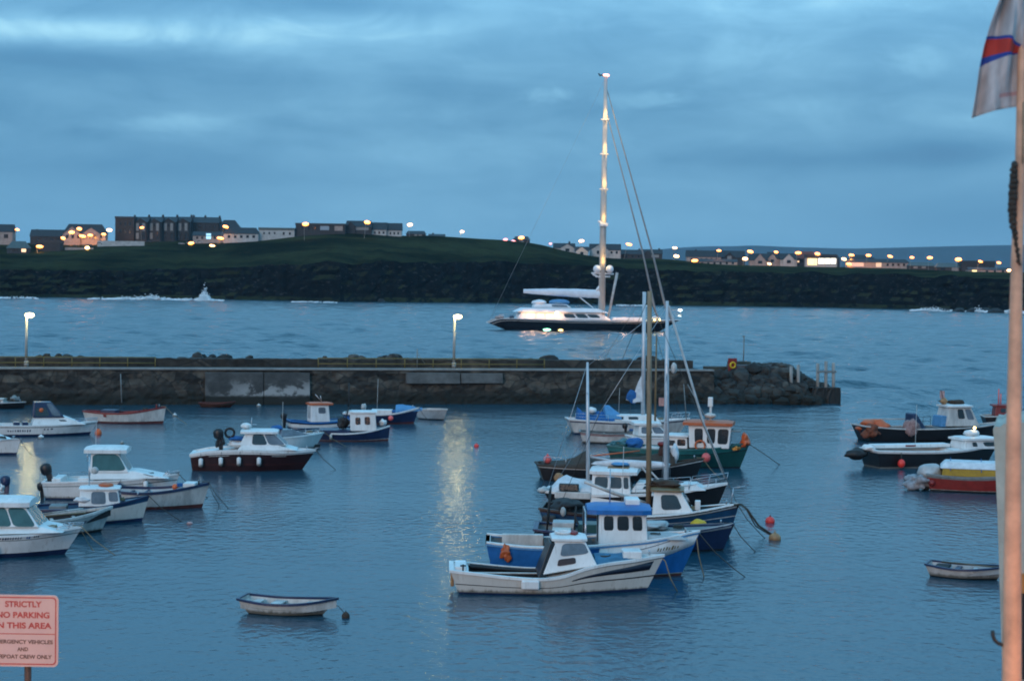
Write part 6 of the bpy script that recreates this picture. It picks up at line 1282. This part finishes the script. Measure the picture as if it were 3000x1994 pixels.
flg = empty('flag', (fp.location.x, FY, fl(2990, 300).z + 2.8), 0, 'white flag with a red bar edged in blue hanging from the flagpole top', 'flag')
vs, fs, uvs = [], [], []
for j in range(nv + 1):
    v = j / nv; yp = 312 - v * 400            # bottom .. top at the pole
    for i in range(nu + 1):
        u = i / nu
        xl = interp([(-100, 2948), (0, 2922), (70, 2896), (130, 2877), (200, 2862), (335, 2848)], yp + 24 * u)
        xr = interp([(-100, 2999), (480, 2988)], yp)
        px = xr + (xl - xr) * u; py = yp + (34 * u ** 1.6 if v < .5 else 34 * u ** 1.6 * (1 - (v - .5)))
        dy = -.03 + .075 * math.sin(u * 8.5 + v * 2.6) * u ** .5 + .03 * math.sin(u * 3 + v * 6) + .02 * math.sin(u * 17 - v * 5)
        p = PD(px, py, FY); vs.append(Vector((p.x, FY + dy, p.z)) - flg.location); uvs.append((u, v))
for j in range(nv):
    for i in range(nu): a = j * (nu + 1) + i; fs.append((a, a + 1, a + nu + 2, a + nu + 1))
me = bpy.data.meshes.new('cloth'); me.from_pydata([tuple(v) for v in vs], [], fs); ul = me.uv_layers.new(name='UVMap')
for lp in me.loops: ul.data[lp.index].uv = uvs[lp.vertex_index]
me.polygons.foreach_set('use_smooth', [True] * len(fs)); me.materials.append(mt)
co = bpy.data.objects.new('cloth', me); C.objects.link(co); co.parent = flg
so_ = co.modifiers.new('thickness', 'SOLIDIFY'); so_.thickness = .003
# grey wall corner at the right edge with orange lintel and dark doorway
WY = 22.0; wl_ = empty('harbour_building', PD(2930, 1994, WY), 0, 'grey green concrete building corner behind the flagpole at the right edge', 'building')
o = wl_.location
def wp(px, py, y=0.0): p = PD(px, py, WY); return Vector((p.x, WY + y, p.z)) - o
WALLM = M('green_grey_concrete', (.42, .42, .36), .85, .3, 1.4, bump=.01)
mb = MB(); f0 = [wp(2955, 2500), wp(2937, 1994), wp(2923, 1520), wp(2913, 1300), wp(2909, 1258), wp(2916, 1248), wp(2930, 1250), wp(2942, 1240), wp(3006, 1236), wp(3040, 2500)]
n = len(f0); bk = [Vector(((p.x + o.x) * (1 + 2.2 / WY) - o.x + .05, 2.2, p.z)) for p in f0]; mb.add(f0 + bk, [tuple(range(n - 1, -1, -1)), tuple(range(n, 2 * n))] + [(i, (i + 1) % n, n + (i + 1) % n, n + i) for i in range(n)]); mb.build('wall', WALLM, wl_)
mb = MB(); a, b_ = wp(2986, 1732, -.06), wp(3120, 1680, -.06); mb.box(a.x, b_.x, -.12, -.003, a.z, b_.z); mb.build('lintel', M('orange_timber', (.55, .2, .04), .6, .2, 3), wl_)
mb = MB(); a, b_ = wp(2986, 1985, 0), wp(3120, 1735, 0); mb.box(a.x, b_.x, -.08, -.004, a.z, b_.z); mb.build('doorway', DARKIN, wl_)
# sodium lamps of the quay behind and beside the viewer
def quay_lamp(loc, arm, label, en):
    e = empty('quay_lamp', loc, 0, label, 'street lamp', 'sodium lamps on the near quay'); h = arm[2]
    mb = MB(); mb.tube([(0, 0, 0), (0, 0, h - .3), (arm[0] * .3, arm[1] * .3, h), (arm[0], arm[1], h + .08)], [.09, .06, .05, .04], 10); mb.build('post', LAMPG, e)
    mb = MB(); mb.ball((arm[0], arm[1], h + .1), (.32, .32, .1), 14, 7); mb.build('lamp_housing', LAMPG, e)
    mb = MB(); mb.ball((arm[0], arm[1], h + .0), (.24, .24, .14), 12, 7); mb.build('lamp_glass', EM('quay_sodium', (1, .38, .10), en), e)
quay_lamp((5.4, 7.4, 2.8), (-.8, .3, 4.5), 'sodium lamp post on the near quay right of the viewer', 640)
quay_lamp((-7.6, 17.3, 2.8), (.9, .2, 3.9), 'sodium lamp post on the near quay left of the parking sign', 290)
# ------------------------------------------------------------------ render settings
S.render.engine = 'CYCLES'
cy = S.cycles; cy.use_denoising = True; cy.denoiser = 'OPENIMAGEDENOISE'; cy.max_bounces = 6; cy.diffuse_bounces = 2; cy.glossy_bounces = 4; cy.sample_clamp_indirect = 4; cy.sample_clamp_direct = 12; cy.use_light_tree = True
cy.filter_width = 1.9; cy.caustics_reflective = False; cy.caustics_refractive = False; cy.blur_glossy = .5
